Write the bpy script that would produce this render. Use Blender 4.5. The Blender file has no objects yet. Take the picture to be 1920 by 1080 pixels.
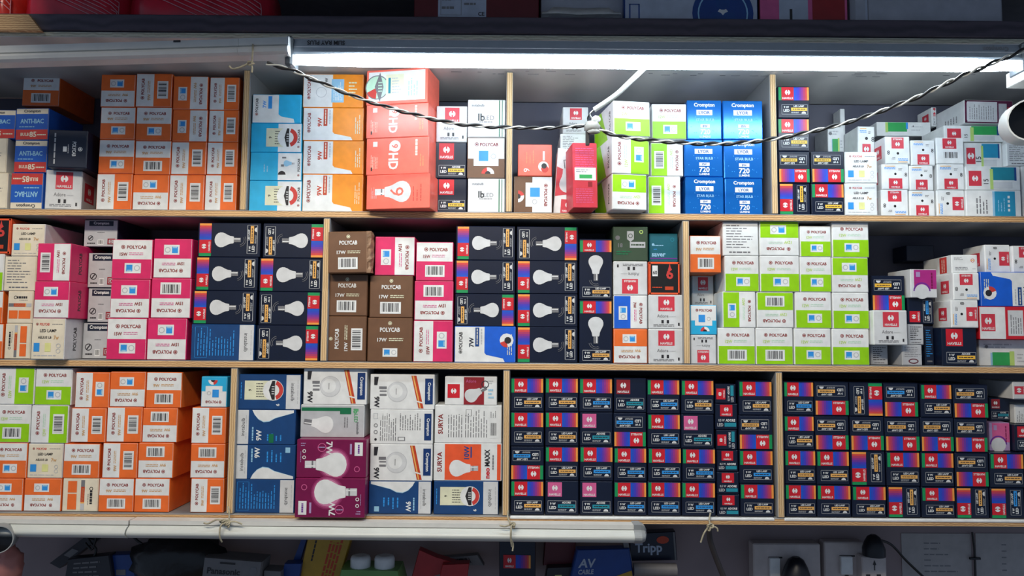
import bpy, math, random
from mathutils import Vector
random.seed(7)
C = bpy.context.scene
LINK = C.collection.objects.link
R = math.radians

# ------------------------------------------------------------------ camera
F = 1387.0                 # focal length in pixels of the 1920 px wide photograph
DIST, PITCH, ROLL = 1.22, R(4.0), 0.0075
cam = bpy.data.cameras.new('camera'); camo = bpy.data.objects.new('camera', cam); LINK(camo)
cam.sensor_width = 36.0; cam.lens = 36.0 * F / 1920.0; cam.clip_start = 0.02
fw = Vector((0, math.cos(PITCH), math.sin(PITCH)))
u0 = Vector((0, -math.sin(PITCH), math.cos(PITCH))); r0 = Vector((1, 0, 0))
rt = r0 * math.cos(ROLL) + u0 * math.sin(ROLL); up = u0 * math.cos(ROLL) - r0 * math.sin(ROLL)
from mathutils import Matrix
camo.matrix_world = Matrix(((rt.x, up.x, -fw.x, 0), (rt.y, up.y, -fw.y, -DIST), (rt.z, up.z, -fw.z, 0), (0, 0, 0, 1)))
C.camera = camo

def P(px, py, Y=0.0):
    """the point of the plane at depth Y that the photograph shows at a pixel"""
    d = fw * F + rt * (px - 960) - up * (py - 540)
    s = (Y + DIST) / d.y
    return Vector((d.x * s, Y, d.z * s))

# ------------------------------------------------------------------ light
TUBE_E, ROOM_W, WORLD_E = 32.0, 25.0, 0.28
w = bpy.data.worlds.new('world'); C.world = w; w.use_nodes = True
bg = w.node_tree.nodes['Background']; bg.inputs[0].default_value = (0.55, 0.72, 1.0, 1); bg.inputs[1].default_value = WORLD_E
def area(name, loc, target, sx, sy, power, col):
    l = bpy.data.lights.new(name, 'AREA'); l.shape = 'RECTANGLE'; l.size = sx; l.size_y = sy; l.energy = power; l.color = col
    o = bpy.data.objects.new(name, l); LINK(o); o.location = loc
    o.rotation_euler = (Vector(target) - Vector(loc)).to_track_quat('-Z', 'Y').to_euler(); return o
area('room_lamp', (-0.36, -1.35, 1.0), (-0.1, 0, -0.1), 1.2, 0.10, ROOM_W, (1.0, 0.90, 0.74))
C.view_settings.view_transform = 'Standard'; C.view_settings.look = 'None'
C.view_settings.gamma = 1.0; C.view_settings.use_curve_mapping = False
C.view_settings.exposure = 0.0

# ------------------------------------------------------------------ materials
def lin(c):
    return tuple(((v / 255 / 12.92) if v <= 10 else ((v / 255 + 0.055) / 1.055) ** 2.4) for v in c)
_m = {}
COL = dict(white=(232, 234, 234), cream=(232, 222, 200), grey=(190, 192, 196), lgrey=(214, 216, 218), dgrey=(120, 120, 124), black=(16, 16, 18), ink=(40, 38, 42),
    orange=(240, 112, 42), orange2=(250, 150, 30), green=(150, 212, 0), pink=(222, 40, 104), brown=(112, 78, 54), blue=(20, 96, 214), cyan=(40, 176, 226), navy=(12, 22, 46),
    navy2=(24, 34, 56), red=(206, 26, 42), coral=(248, 116, 98), dred=(150, 30, 40), yellow=(244, 190, 66), amber=(236, 178, 96), sky=(50, 150, 230), teal=(34, 140, 160),
    purple=(110, 46, 150), magenta=(176, 40, 130), maroon=(122, 14, 72), hgreen=(20, 150, 86), royal=(16, 70, 140), deep=(14, 52, 112), rust=(196, 66, 30), lblue=(150, 200, 230), lyel=(226, 226, 150),
    pinkish=(214, 96, 150), pgreen=(58, 78, 58), pteal=(16, 96, 112), lilac=(176, 150, 196), surya=(240, 92, 48), sred=(140, 34, 30), crimson=(212, 58, 74), grass=(52, 170, 90), aqua=(40, 150, 190),
    marine=(18, 66, 122), glow1=(146, 40, 96), glow2=(176, 76, 126), glow3=(206, 126, 166), label=(226, 226, 196), tan=(206, 160, 106), darkred=(96, 20, 34), emerald=(16, 110, 70), mint=(190, 226, 200), lime=(190, 220, 120), anti=(32, 92, 190), antired=(206, 62, 56), plumtop=(90, 20, 60))
for i in range(8):                       # printed rainbow from royal blue through purple to orange
    a, b, t = [((20, 84, 200), (70, 60, 190), i / 2), ((70, 60, 190), (150, 50, 140), (i - 2) / 2), ((150, 50, 140), (214, 70, 70), (i - 4) / 2), ((214, 70, 70), (246, 160, 70), (i - 6) / 1)][min(3, i // 2)]
    COL['rb%d' % i] = tuple(int(p + (q - p) * min(1, t)) for p, q in zip(a, b))
def mat(name, col=None, rough=0.42, metal=0.0, noise=0.10, scale=60.0, spec=0.5, bump=0.0):
    if name in _m: return _m[name]
    col = lin(col or COL[name])
    m = bpy.data.materials.new(name); m.use_nodes = True; nt = m.node_tree; b = nt.nodes['Principled BSDF']
    b.inputs['Roughness'].default_value = rough; b.inputs['Metallic'].default_value = metal
    b.inputs['Specular IOR Level'].default_value = spec
    tc = nt.nodes.new('ShaderNodeTexCoord'); n = nt.nodes.new('ShaderNodeTexNoise'); n.inputs['Scale'].default_value = scale; n.inputs['Detail'].default_value = 3
    nt.links.new(tc.outputs['Object'], n.inputs['Vector'])
    r = nt.nodes.new('ShaderNodeValToRGB'); r.color_ramp.elements[0].position = 0.3; r.color_ramp.elements[1].position = 0.72
    r.color_ramp.elements[0].color = tuple(v * (1 - noise) for v in col) + (1,); r.color_ramp.elements[1].color = tuple(min(1, v * (1 + noise * 0.5)) for v in col) + (1,)
    nt.links.new(n.outputs['Fac'], r.inputs['Fac']); nt.links.new(r.outputs['Color'], b.inputs['Base Color'])
    if bump:
        bn = nt.nodes.new('ShaderNodeBump'); bn.inputs['Strength'].default_value = bump; bn.inputs['Distance'].default_value = 0.002
        nt.links.new(n.outputs['Fac'], bn.inputs['Height']); nt.links.new(bn.outputs['Normal'], b.inputs['Normal'])
    _m[name] = m; return m
def emit(name, col, e):
    m = bpy.data.materials.new(name); m.use_nodes = True; b = m.node_tree.nodes['Principled BSDF']
    b.inputs['Base Color'].default_value = (0.9, 0.9, 0.9, 1); b.inputs['Emission Color'].default_value = col + (1,); b.inputs['Emission Strength'].default_value = e
    _m[name] = m; return m
def ply(name, c0, c1, axis, scale, rough=0.6, dist=2.0, detail=3.0):
    """layered wood: bands across one object axis, broken up by noise"""
    m = bpy.data.materials.new(name); m.use_nodes = True; nt = m.node_tree; b = nt.nodes['Principled BSDF']; b.inputs['Roughness'].default_value = rough
    tc = nt.nodes.new('ShaderNodeTexCoord'); mp = nt.nodes.new('ShaderNodeMapping')
    mp.inputs['Scale'].default_value = [(1, 1, 1), (1, 1, 1)][0]
    wv = nt.nodes.new('ShaderNodeTexWave'); wv.bands_direction = axis; wv.inputs['Scale'].default_value = scale; wv.inputs['Distortion'].default_value = dist
    wv.inputs['Detail'].default_value = detail; wv.inputs['Detail Scale'].default_value = 1.2
    n = nt.nodes.new('ShaderNodeTexNoise'); n.inputs['Scale'].default_value = 9; n.inputs['Detail'].default_value = 5
    nt.links.new(tc.outputs['Object'], mp.inputs[0]); nt.links.new(mp.outputs[0], wv.inputs['Vector']); nt.links.new(mp.outputs[0], n.inputs['Vector'])
    mx = nt.nodes.new('ShaderNodeMath'); mx.operation = 'MULTIPLY_ADD'; mx.inputs[1].default_value = 0.6
    nt.links.new(wv.outputs['Fac'], mx.inputs[0])
    m2 = nt.nodes.new('ShaderNodeMath'); m2.operation = 'MULTIPLY'; m2.inputs[1].default_value = 0.5; nt.links.new(n.outputs['Fac'], m2.inputs[0]); nt.links.new(m2.outputs[0], mx.inputs[2])
    r = nt.nodes.new('ShaderNodeValToRGB'); r.color_ramp.elements[0].position = 0.12; r.color_ramp.elements[1].position = 0.8
    r.color_ramp.elements[0].color = lin(c0) + (1,); r.color_ramp.elements[1].color = lin(c1) + (1,)
    nt.links.new(mx.outputs[0], r.inputs['Fac']); nt.links.new(r.outputs['Color'], b.inputs['Base Color'])
    _m[name] = m; return m
ply('edge_h', (150, 104, 62), (226, 186, 134), 'Z', 95, dist=3.0)
ply('edge_v', (168, 128, 82), (224, 194, 148), 'X', 95, dist=2.0)
ply('board_face_shaded', (112, 114, 118), (142, 142, 142), 'X', 3, dist=6)  # plywood darkened: shade of the bays put into its colour
ply('board_face_lit', (176, 176, 174), (206, 204, 200), 'X', 3, dist=6)  # same plywood lightened: glow of the lamp put into its colour
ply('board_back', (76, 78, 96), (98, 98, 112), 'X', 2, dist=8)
ply('back_hazed', (150, 148, 196), (176, 172, 214), 'X', 2, dist=8)  # back panel lightened and blued: haze put into its colour
ply('fascia_wood', (58, 52, 64), (80, 72, 84), 'Z', 20, dist=4)
ply('edge_pale', (176, 170, 146), (222, 218, 196), 'Z', 60, dist=4)
M = lambda n: _m.get(n) or mat(n)

# ------------------------------------------------------------------ mesh helpers
class MB:
    """collects faces with materials and links them as ONE mesh object"""
    def __init__(s): s.v = []; s.f = []; s.m = []; s.mats = []; s.sm = []
    def mi(s, m):
        if m not in s.mats: s.mats.append(m)
        return s.mats.index(m)
    def add(s, vs, fs, m, smooth=False):
        b = len(s.v); s.v += [tuple(p) for p in vs]; k = s.mi(m)
        for f in fs: s.f.append(tuple(i + b for i in f)); s.m.append(k); s.sm.append(smooth)
    def box(s, x0, y0, z0, x1, y1, z1, m, c=0.0, front=None):
        """box with chamfered edges; 'front' is the material of the -Y face"""
        X, Y, Z = (x0, x1), (y0, y1), (z0, z1); fm = front or m
        if c <= 0:
            vs = [(X[i], Y[j], Z[k]) for i in (0, 1) for j in (0, 1) for k in (0, 1)]
            s.add(vs, [(0, 1, 3, 2), (4, 6, 7, 5), (2, 3, 7, 6), (0, 2, 6, 4), (1, 5, 7, 3)], m); s.add(vs, [(0, 4, 5, 1)], fm); return
        vs = []; sg = (1, -1)
        for i in (0, 1):
            for j in (0, 1):
                for k in (0, 1):
                    p = (X[i], Y[j], Z[k]); d = (c * sg[i], c * sg[j], c * sg[k])
                    vs += [(p[0], p[1] + d[1], p[2] + d[2]), (p[0] + d[0], p[1], p[2] + d[2]), (p[0] + d[0], p[1] + d[1], p[2])]
        I = lambda i, j, k, a: (i * 4 + j * 2 + k) * 3 + a
        fs = [(I(0,0,0,0), I(0,0,1,0), I(0,1,1,0), I(0,1,0,0)), (I(1,0,0,0), I(1,1,0,0), I(1,1,1,0), I(1,0,1,0)),
              (I(0,1,0,1), I(0,1,1,1), I(1,1,1,1), I(1,1,0,1)),
              (I(0,0,0,2), I(0,1,0,2), I(1,1,0,2), I(1,0,0,2)), (I(0,0,1,2), I(1,0,1,2), I(1,1,1,2), I(0,1,1,2))]
        for a, b in ((0, 0), (0, 1), (1, 0), (1, 1)):
            q = (I(a,b,0,0), I(a,b,1,0), I(a,b,1,1), I(a,b,0,1)); fs.append(q if a != b else q[::-1])
            q = (I(a,0,b,0), I(a,1,b,0), I(a,1,b,2), I(a,0,b,2)); fs.append(q if a == b else q[::-1])
            q = (I(0,a,b,1), I(1,a,b,1), I(1,a,b,2), I(0,a,b,2)); fs.append(q if a != b else q[::-1])
        for i in (0, 1):
            for j in (0, 1):
                for k in (0, 1):
                    q = (I(i,j,k,0), I(i,j,k,1), I(i,j,k,2)); fs.append(q if (i + j + k) % 2 else q[::-1])
        s.add(vs, fs, m); s.add(vs, [(I(0,0,0,1), I(1,0,0,1), I(1,0,1,1), I(0,0,1,1))], fm)
    def tube(s, pts, r, m, n=8, cap=True):
        pts = [Vector(p) for p in pts]; N = len(pts); vs = []; prev = None
        rs = r if isinstance(r, (list, tuple)) else [r] * N
        for i, p in enumerate(pts):
            t = (pts[min(i + 1, N - 1)] - pts[max(i - 1, 0)]).normalized()
            if prev is None: a = t.orthogonal().normalized()
            else: a = (prev - t * prev.dot(t)).normalized()
            prev = a; b = t.cross(a)
            vs += [p + (a * math.cos(2 * math.pi * k / n) + b * math.sin(2 * math.pi * k / n)) * rs[i] for k in range(n)]
        fs = [(i * n + k, i * n + (k + 1) % n, (i + 1) * n + (k + 1) % n, (i + 1) * n + k) for i in range(N - 1) for k in range(n)]
        s.add(vs, fs, m, True)
        if cap: s.add(vs[:n], [tuple(range(n))[::-1]], m); s.add(vs[-n:], [tuple(range(n))], m)
    def extrude(s, prof, x0, x1, m, smooth=False):
        """profile of (y, z) points swept along X"""
        n = len(prof); vs = [(x0, y, z) for y, z in prof] + [(x1, y, z) for y, z in prof]
        s.add(vs, [(i, (i + 1) % n, n + (i + 1) % n, n + i) for i in range(n)], m, smooth)
        s.add(vs, [tuple(range(n))[::-1], tuple(range(n, 2 * n))], m)
    def link(s, name, parent=None, loc=None, fix=False):
        me = bpy.data.meshes.new(name); me.from_pydata(s.v, [], s.f); me.polygons.foreach_set('material_index', s.m); me.polygons.foreach_set('use_smooth', s.sm)
        for m in s.mats: me.materials.append(m)
        if fix:
            import bmesh
            bm = bmesh.new(); bm.from_mesh(me); bmesh.ops.recalc_face_normals(bm, faces=bm.faces); bm.to_mesh(me); bm.free()
        me.update(); o = bpy.data.objects.new(name, me); LINK(o)
        if parent: o.parent = parent
        if loc is not None: o.location = loc
        return o
def tag(o, label, cat, group=None, kind=None):
    if label: o['label'] = label
    if cat: o['category'] = cat
    if group: o['group'] = group
    if kind: o['kind'] = kind
    return o
def empty(name, loc, label, cat, group=None, rot=(0, 0, 0)):
    o = bpy.data.objects.new(name, None); o.empty_display_size = 0.02; LINK(o); o.location = loc; o.rotation_euler = rot
    return tag(o, label, cat, group)

_txt = {}
def text_mesh(s, bold):
    k = (s, bold)
    if k not in _txt:
        cu = bpy.data.curves.new('t', 'FONT'); cu.body = s; cu.resolution_u = 2; cu.offset = 0.028 if bold else 0.004
        ob = bpy.data.objects.new('t', cu); me = bpy.data.meshes.new_from_object(ob)
        vs = [tuple(v.co)[:2] for v in me.vertices]; fs = [tuple(p.vertices) for p in me.polygons]
        bpy.data.objects.remove(ob); bpy.data.curves.remove(cu); bpy.data.meshes.remove(me)
        x0 = min(v[0] for v in vs); x1 = max(v[0] for v in vs); y0 = min(v[1] for v in vs); y1 = max(v[1] for v in vs)
        cap = 0.73; mid = cap / 2 if y0 > -0.1 else (y0 + y1) / 2
        _txt[k] = ([(v[0] - (x0 + x1) / 2, v[1] - mid) for v in vs], fs, x1 - x0, max(y1 - y0, 0.3))
    return _txt[k]

class Art:
    """flat print on one face of a carton: fractions of the face, turned by k quarter turns"""
    def __init__(s, w, h, k, place, off=0.00012):
        s.k = k % 4; s.w, s.h = (w, h) if s.k % 2 == 0 else (h, w); s.place = place; s.off = off; s.parts = {}; s.cur = None; s.layer = 0
    def part(s, n):
        s.cur = n; s.parts.setdefault(n, [])
    def put(s, pts, fs, m):
        s.layer += 1; o = s.off + s.layer * 0.000035; out = []
        for x, y in pts:
            for _ in range(s.k): x, y = -y, x
            out.append(s.place(x, y, o))
        xs = [p[0] for p in pts]; ys = [p[1] for p in pts]
        s.parts[s.cur].append((out, fs, M(m) if isinstance(m, str) else m, [min(xs), min(ys), max(xs), max(ys)]))
    def link(s, parent):
        """one mesh per printed patch: pieces of a part that lie close together stay one mesh"""
        for nm, items in s.parts.items():
            groups = []
            for it in items:
                new = [[it], list(it[3])]; again = True
                while again:
                    again = False
                    for g in groups:
                        a, b = g[1], new[1]; gap = max(a[0] - b[2], b[0] - a[2], a[1] - b[3], b[1] - a[3]); big = max(a[2] - a[0], a[3] - a[1], b[2] - b[0], b[3] - b[1])
                        if gap < .22 * big:
                            new = [g[0] + new[0], [min(a[0], b[0]), min(a[1], b[1]), max(a[2], b[2]), max(a[3], b[3])]]; groups.remove(g); again = True; break
                groups.append(new)
            for g in groups:
                mb = MB()
                for o, f, m, _ in g[0]: mb.add(o, f, m)
                mb.link(nm, parent)
    def xy(s, u, v): return ((u - 0.5) * s.w, (v - 0.5) * s.h)
    def poly(s, pts, m): s.put([s.xy(*p) for p in pts], [tuple(range(len(pts)))], m)
    def r(s, x0, y0, x1, y1, m): s.poly([(x0, y0), (x1, y0), (x1, y1), (x0, y1)], m)
    def frame(s, x0, y0, x1, y1, m, t=0.006):
        s.multi([(x0, y0, x1, y0 + t), (x0, y1 - t, x1, y1), (x0, y0, x0 + t, y1), (x1 - t, y0, x1, y1)], m)
    def multi(s, rects, m):
        pts = []; fs = []
        for x0, y0, x1, y1 in rects:
            b = len(pts); pts += [s.xy(x0, y0), s.xy(x1, y0), s.xy(x1, y1), s.xy(x0, y1)]; fs.append((b, b + 1, b + 2, b + 3))
        if pts: s.put(pts, fs, m)
    def t(s, txt, x, y, h, m, wmax=None, rot=0, bold=True):
        """h = cap height as a fraction of the face height; wmax = greatest length, as a fraction of the face side it runs along"""
        vs, fs, W, H = text_mesh(txt, bold); sc = h * s.h / 0.73; sx = sc
        if wmax:
            lim = wmax * (s.w if rot % 180 == 0 else s.h)
            if W * sx > lim: sx = lim / W
        cx, cy = s.xy(x, y); c, q = math.cos(R(rot)), math.sin(R(rot))
        s.put([(cx + a * sx * c - b * sc * q, cy + a * sx * q + b * sc * c) for a, b in vs], fs, m)
    def disc(s, x, y, r, m, n=20, sy=1.0, a0=0, a1=360):
        cx, cy = s.xy(x, y); r *= s.h; full = a1 - a0 >= 360
        pts = [(cx + r * math.cos(R(a0 + (a1 - a0) * i / n)), cy + sy * r * math.sin(R(a0 + (a1 - a0) * i / n))) for i in range(n if full else n + 1)]
        if not full: pts.append((cx, cy))
        s.put(pts, [tuple(range(len(pts)))], m)
    def ring(s, x, y, r, t, m, n=22, a0=0, a1=360):
        cx, cy = s.xy(x, y); r *= s.h; t *= s.h; pts = []; k = n + 1
        for q in (r, r - t): pts += [(cx + q * math.cos(R(a0 + (a1 - a0) * i / n)), cy + q * math.sin(R(a0 + (a1 - a0) * i / n))) for i in range(k)]
        s.put(pts, [(i, i + 1, k + i + 1, k + i) for i in range(n)], m)
    def lines(s, x0, y0, x1, y1, n, m, fill=0.4, vert=False, rag=0.5, seed=1):
        """small print too fine to read: broken bars"""
        rn = random.Random(seed * 31 + n); rs = []
        for i in range(n):
            a = (i + 0.5 - fill / 2) / n; b = (i + 0.5 + fill / 2) / n; p = 0.0; end = 1 - rag * rn.random()
            while p < end:
                q = min(end, p + rn.uniform(0.08, 0.28))
                if vert: rs.append((x0 + (x1 - x0) * a, y0 + (y1 - y0) * p, x0 + (x1 - x0) * b, y0 + (y1 - y0) * q))
                else: rs.append((x0 + (x1 - x0) * p, y1 - (y1 - y0) * b, x0 + (x1 - x0) * q, y1 - (y1 - y0) * a))
                p = q + 0.035
        s.multi(rs, m)
    def bar(s, x0, y0, x1, y1, seed=3):
        s.part('barcode'); s.r(x0, y0, x1, y1, 'white'); rn = random.Random(seed); rs = []; p = 0.09
        while p < 0.88:
            q = p + rn.choice((0.02, 0.03, 0.05)); rs.append((x0 + (x1 - x0) * p, y0 + (y1 - y0) * 0.16, x0 + (x1 - x0) * q, y0 + (y1 - y0) * 0.9)); p = q + rn.choice((0.02, 0.03, 0.045))
        s.multi(rs, 'ink')
    def ico(s, x0, y0, x1, y1, flip=False):
        s.part('recycling_label'); s.r(x0, y0, x1, y1, 'white'); X = lambda t: x0 + (x1 - x0) * t; Y = lambda t: y0 + (y1 - y0) * t
        a, b = (0.1, 0.48) if not flip else (0.52, 0.9); s.r(X(a), Y(0.18), X(b), Y(0.84), 'sky'); s.r(X(a + 0.05), Y(0.18), X(b - 0.05), Y(0.34), 'lblue')
        a = 0.76 if not flip else 0.26; s.ring(X(a), Y(0.52), (y1 - y0) * 0.3, (y1 - y0) * 0.09, 'grey', 12)
    def emblem(s, x, y, r, m):
        s.ring(x, y, r, r * 0.3, m, 14); s.disc(x, y, r * 0.48, m, 10)
    def hm(s, x0, y0, x1, y1, col='red', word=True):
        """red square with a round white mark and the name below"""
        s.part('logo_panel'); s.r(x0, y0, x1, y1, col); cx = (x0 + x1) / 2; H = y1 - y0; cy = y0 + H * (0.6 if word else 0.5); r = H * 0.2; q = r * s.h / s.w
        s.disc(cx, cy, r, 'white', 16); s.multi([(cx - q * 0.22, cy + r * 0.3, cx + q * 0.22, cy + r * 1.02), (cx - q * 0.22, cy - r * 1.02, cx + q * 0.22, cy - r * 0.3)], col)
        if word: s.t('HAVELLS', cx, y0 + H * 0.16, H * 0.15, 'white', (x1 - x0) * 0.86)
    def rainbow(s, x0, y0, x1, y1):
        s.part('rainbow_band')
        for i in range(8): s.r(x0 + (x1 - x0) * i / 8, y0, x0 + (x1 - x0) * (i + 1) / 8, y1, 'rb%d' % i)
    def bulb(s, x, y, L, ang, m='lgrey', base='grey', shine='white'):
        """bulb drawn from its head at -L/2 to the cap at +L/2 along the direction ang; L as a fraction of the face height"""
        s.part('bulb_picture'); L *= s.h; cx, cy = s.xy(x, y)
        prof = [(-.5, 0), (-.485, .1), (-.44, .19), (-.37, .255), (-.28, .285), (-.19, .28), (-.1, .245), (0, .19), (.1, .15), (.2, .135), (.235, .12)]
        def tr(pts, dx=0): return [(cx + (a * math.cos(R(ang)) - b * math.sin(R(ang))) * L, cy + (a * math.sin(R(ang)) + b * math.cos(R(ang))) * L) for a, b in pts]
        pts = tr(prof + [(a, -b) for a, b in prof[:0:-1]]); s.put(pts, [tuple(range(len(pts)))[::-1]], m)
        pts = tr([(.24, .085), (.24, -.085), (.5, -.085), (.5, .085)]); s.put(pts, [(0, 1, 2, 3)], base)
        pts = tr([(.3, .09), (.3, -.09), (.34, -.09), (.34, .09)]); s.put(pts, [(0, 1, 2, 3)], 'dgrey')
        pts = tr([(.24, .055), (.24, .02), (.48, .02), (.48, .055)]); s.put(pts, [(0, 1, 2, 3)], shine)
    def energy(s, x0, y0, x1, y1):
        """pale star-rating label with its red and white half dial on the right"""
        s.part('energy_label'); X = lambda t: x0 + (x1 - x0) * t; Y = lambda t: y0 + (y1 - y0) * t; H = y1 - y0
        s.r(X(0), Y(0.1), X(0.62), Y(0.9), 'label'); s.lines(X(0.28), Y(0.18), X(0.55), Y(0.82), 6, 'ink', 0.3); s.t('9', X(0.13), Y(0.5), H * 0.12, 'ink', rot=90)
        s.disc(X(0.70), Y(0.5), H * 0.44, 'white', 20); s.ring(X(0.70), Y(0.5), H * 0.42, H * 0.17, 'antired', 12, -70, 70)
        s.poly([(X(0.59), Y(0.5)), (X(0.67), Y(0.1)), (X(0.74), Y(0.1)), (X(0.74), Y(0.9)), (X(0.67), Y(0.9))], 'ink'); s.lines(X(0.66), Y(0.3), X(0.73), Y(0.7), 4, 'lgrey', 0.4, rag=0.1)

# ------------------------------------------------------------------ carton faces (drawn upright, k turns them)
def a_pc(c, col, sub, watt, ink='sred'):                 # white half with name, coloured half with barcode or recycling label
    c.part('colour_panel'); c.r(0, 0, 1, 0.5, col)
    c.part('lettering'); c.emblem(0.26, 0.82, 0.052, ink); c.t('POLYCAB', 0.61, 0.82, 0.085, ink, 0.5); c.t(watt, 0.28, 0.635, 0.085, {'green': 'lime', 'orange': 'tan'}.get(col, ink), 0.2); c.lines(0.42, 0.6, 0.82, 0.69, 2, {'green': 'mint', 'orange': 'tan'}.get(col, 'pinkish'), 0.4, rag=0.1)
    if sub == 'b': c.bar(0.24, 0.09, 0.78, 0.4)
    else: c.ico(0.32, 0.14, 0.74, 0.4)
def a_pb(c, sub):                                        # brown carton, white print
    c.part('lettering'); c.emblem(0.5, 0.89, 0.045, 'label'); c.t('POLYCAB', 0.5, 0.74, 0.1, 'white', 0.46); c.t('17W', 0.32, 0.5, 0.085, 'white', 0.28); c.lines(0.48, 0.46, 0.82, 0.55, 2, 'label', 0.45, rag=0.05)
    if sub == 'b': c.bar(0.24, 0.08, 0.74, 0.37)
    else: c.ico(0.34, 0.1, 0.68, 0.3)
def a_bw(c, col):                                        # white label folded over a coloured panel, dial at the bottom
    c.part('colour_panel'); c.r(0, 0, 1, 0.48, col); c.part('lettering'); c.r(0.16, 0.3, 0.84, 0.5, 'white'); c.emblem(0.24, 0.84, 0.05, 'sred'); c.t('POLYCAB', 0.58, 0.84, 0.085, 'sred', 0.5); c.part('recycling_label'); c.r(0.3, 0.42, 0.56, 0.68, 'sky'); c.ring(0.7, 0.54, 0.07, 0.02, 'grey', 10)
    c.part('energy_label'); c.disc(0.55, 0.1, 0.16, 'white', 12, 1, 0, 180); c.disc(0.55, 0.1, 0.16, 'antired', 8, 1, 100, 180); c.disc(0.55, 0.1, 0.07, 'ink', 8, 1, 0, 180)
def hlabel(c, x0, y0, x1, y1, bar, word='LED LAMP'):     # rating label
    c.part('rating_label'); X = lambda t: x0 + (x1 - x0) * t; Y = lambda t: y0 + (y1 - y0) * t; H = y1 - y0; W = x1 - x0
    c.frame(x0, y0, x1, y1, 'grey', 0.008); c.t('9 W', X(.18), Y(.74), H * .2, 'white', W * .2); c.t('LED', X(.18), Y(.4), H * .26, 'white', W * .24)
    c.t(word, X(.66), Y(.84), H * .17, 'white', W * .58); c.r(X(.36), Y(.36), X(.97), Y(.68), bar); c.lines(X(.42), Y(.44), X(.9), Y(.6), 1, 'ink', .5, rag=0); c.lines(X(.36), Y(.1), X(.7), Y(.28), 2, 'grey', .4, rag=.2); c.disc(X(.84), Y(.08), H * .22, 'lgrey', 10, 1, 0, 180)
def a_hs(c, bar):                                        # navy end: rainbow band above, label below
    c.part('green_band'); c.r(0.005, .56, .1, .985, 'hgreen'); c.rainbow(.5, .56, .995, .985); c.hm(.1, .56, .5, .985); hlabel(c, .1, .1, .95, .42, bar)
def a_hp(c, sq, bar):                                    # navy end: lone square, label below
    c.hm(.06, .54, .5, .97, sq); hlabel(c, .06, .08, .94, .42, bar, 'ADORE')
def a_hq(c, sq, bar):                                    # small navy end
    c.hm(.2, .52, .78, .98, sq); c.part('rating_label'); c.t('0.5 W', .26, .36, .1, 'grey', .3); c.t('ADORE', .68, .36, .1, 'white', .45); c.r(.4, .1, .95, .26, bar); c.t('LED', .2, .18, .13, 'grey', .28)
def a_hl(c):                                             # navy long side: band, bulb, label
    c.part('green_band'); c.r(0.005, .79, .1, .985, 'hgreen'); c.rainbow(.5, .79, .995, .985); c.hm(.1, .79, .5, .985)
    c.bulb(.5, .52, .43, -90, 'lgrey', 'dgrey'); c.part('bulb_picture')
    for i in range(2): c.ring(.5, .33, .085 + .028 * i, .007, 'dgrey', 12, 190, 300)
    hlabel(c, .08, .03, .95, .2, 'amber')
def a_hb(c):                                             # large navy end with square and yellow bar
    c.hm(.1, .52, .6, .99); hlabel(c, .1, .06, .97, .36, 'yellow', 'ADORE')
def a_ha(c):                                             # white end with red square and small icons
    c.hm(.27, .52, .76, .97, 'crimson'); c.part('lettering'); c.t('Adore', .4, .38, .1, 'dgrey', .34, bold=False); c.lines(.6, .34, .8, .38, 1, 'grey', .5)
    c.multi([(.36, .15, .43, .25), (.52, .15, .59, .25), (.86, .08, .91, .17)], 'ink'); c.lines(.12, .05, .8, .13, 2, 'dgrey', .45, rag=.1)
def a_hw(c, sub='n'):                                    # white end with punched hole, blue print and red square
    c.hm(.24, .02, .76, .44, 'crimson'); c.part('hanging_hole'); c.disc(.5, .62, .05, 'black', 12); c.part('lettering'); c.lines(.08, .8, .52, .9, 2, 'sky', .5, rag=.05); c.lines(.62, .76, .84, .86, 2, 'dgrey', .5); c.r(.1, .93, .5, .955, 'amber'); c.t('8', .9, .6, .16, 'ink', bold=False)
def a_hwb(c):
    c.hm(.22, .58, .74, .99, 'crimson'); c.bar(.2, .16, .84, .48)
def a_ly(c):                                             # glossy blue
    c.part('lettering'); c.t('Crompton', .5, .88, .1, 'white', .62); c.r(.26, .62, .74, .76, 'white'); c.t('LYOR', .5, .69, .085, 'royal', .4); c.t('STAR BULB', .52, .5, .07, 'lblue', .62)
    c.r(.38, .29, .66, .38, 'white'); c.t('8W', .52, .335, .06, 'royal', .2); c.t('720', .52, .19, .14, 'white', .3); c.t('LUMENS', .52, .06, .055, 'white', .4)
    c.part('star_pattern'); rn = random.Random(4); c.multi([(x, y, x + .018, y + .018) for x, y in [(rn.uniform(.03, .95), rn.uniform(.1, .6)) for _ in range(14)]], 'sky')
def a_cg(c):                                             # grey end, navy name plate
    c.part('name_plate'); c.r(.14, .78, .88, .97, 'navy2'); c.t('Crompton', .51, .875, .1, 'white', .6); c.part('symbols'); c.ring(.2, .32, .1, .022, 'ink', 16); c.poly([(.13, .27), (.16, .25), (.27, .37), (.24, .39)], 'ink'); c.lines(.1, .08, .34, .16, 1, 'ink', .5, rag=0); c.lines(.4, .5, .62, .56, 1, 'dgrey', .4, rag=0); c.bar(.42, .06, .6, .26); c.r(.72, .08, .95, .3, 'dred'); c.r(.76, .12, .91, .26, 'grey'); c.t('D', .835, .19, .1, 'dred')
def a_ab(c):                                             # blue and red bands
    c.part('colour_band'); c.r(0, .32, 1, .83, 'anti'); c.r(0, 0, 1, .32, 'antired'); c.part('lettering'); c.t('Crompton', .5, .91, .09, 'navy2', .6); c.t('ANTI-BAC', .5, .6, .15, 'lblue', .74); c.t('BULB', .28, .17, .1, 'cream', .26); c.t('85', .54, .17, .17, 'cream', .24); c.lines(.68, .1, .95, .2, 1, 'cream', .4, rag=0); c.lines(.1, .38, .6, .44, 1, 'lblue', .5)
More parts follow.
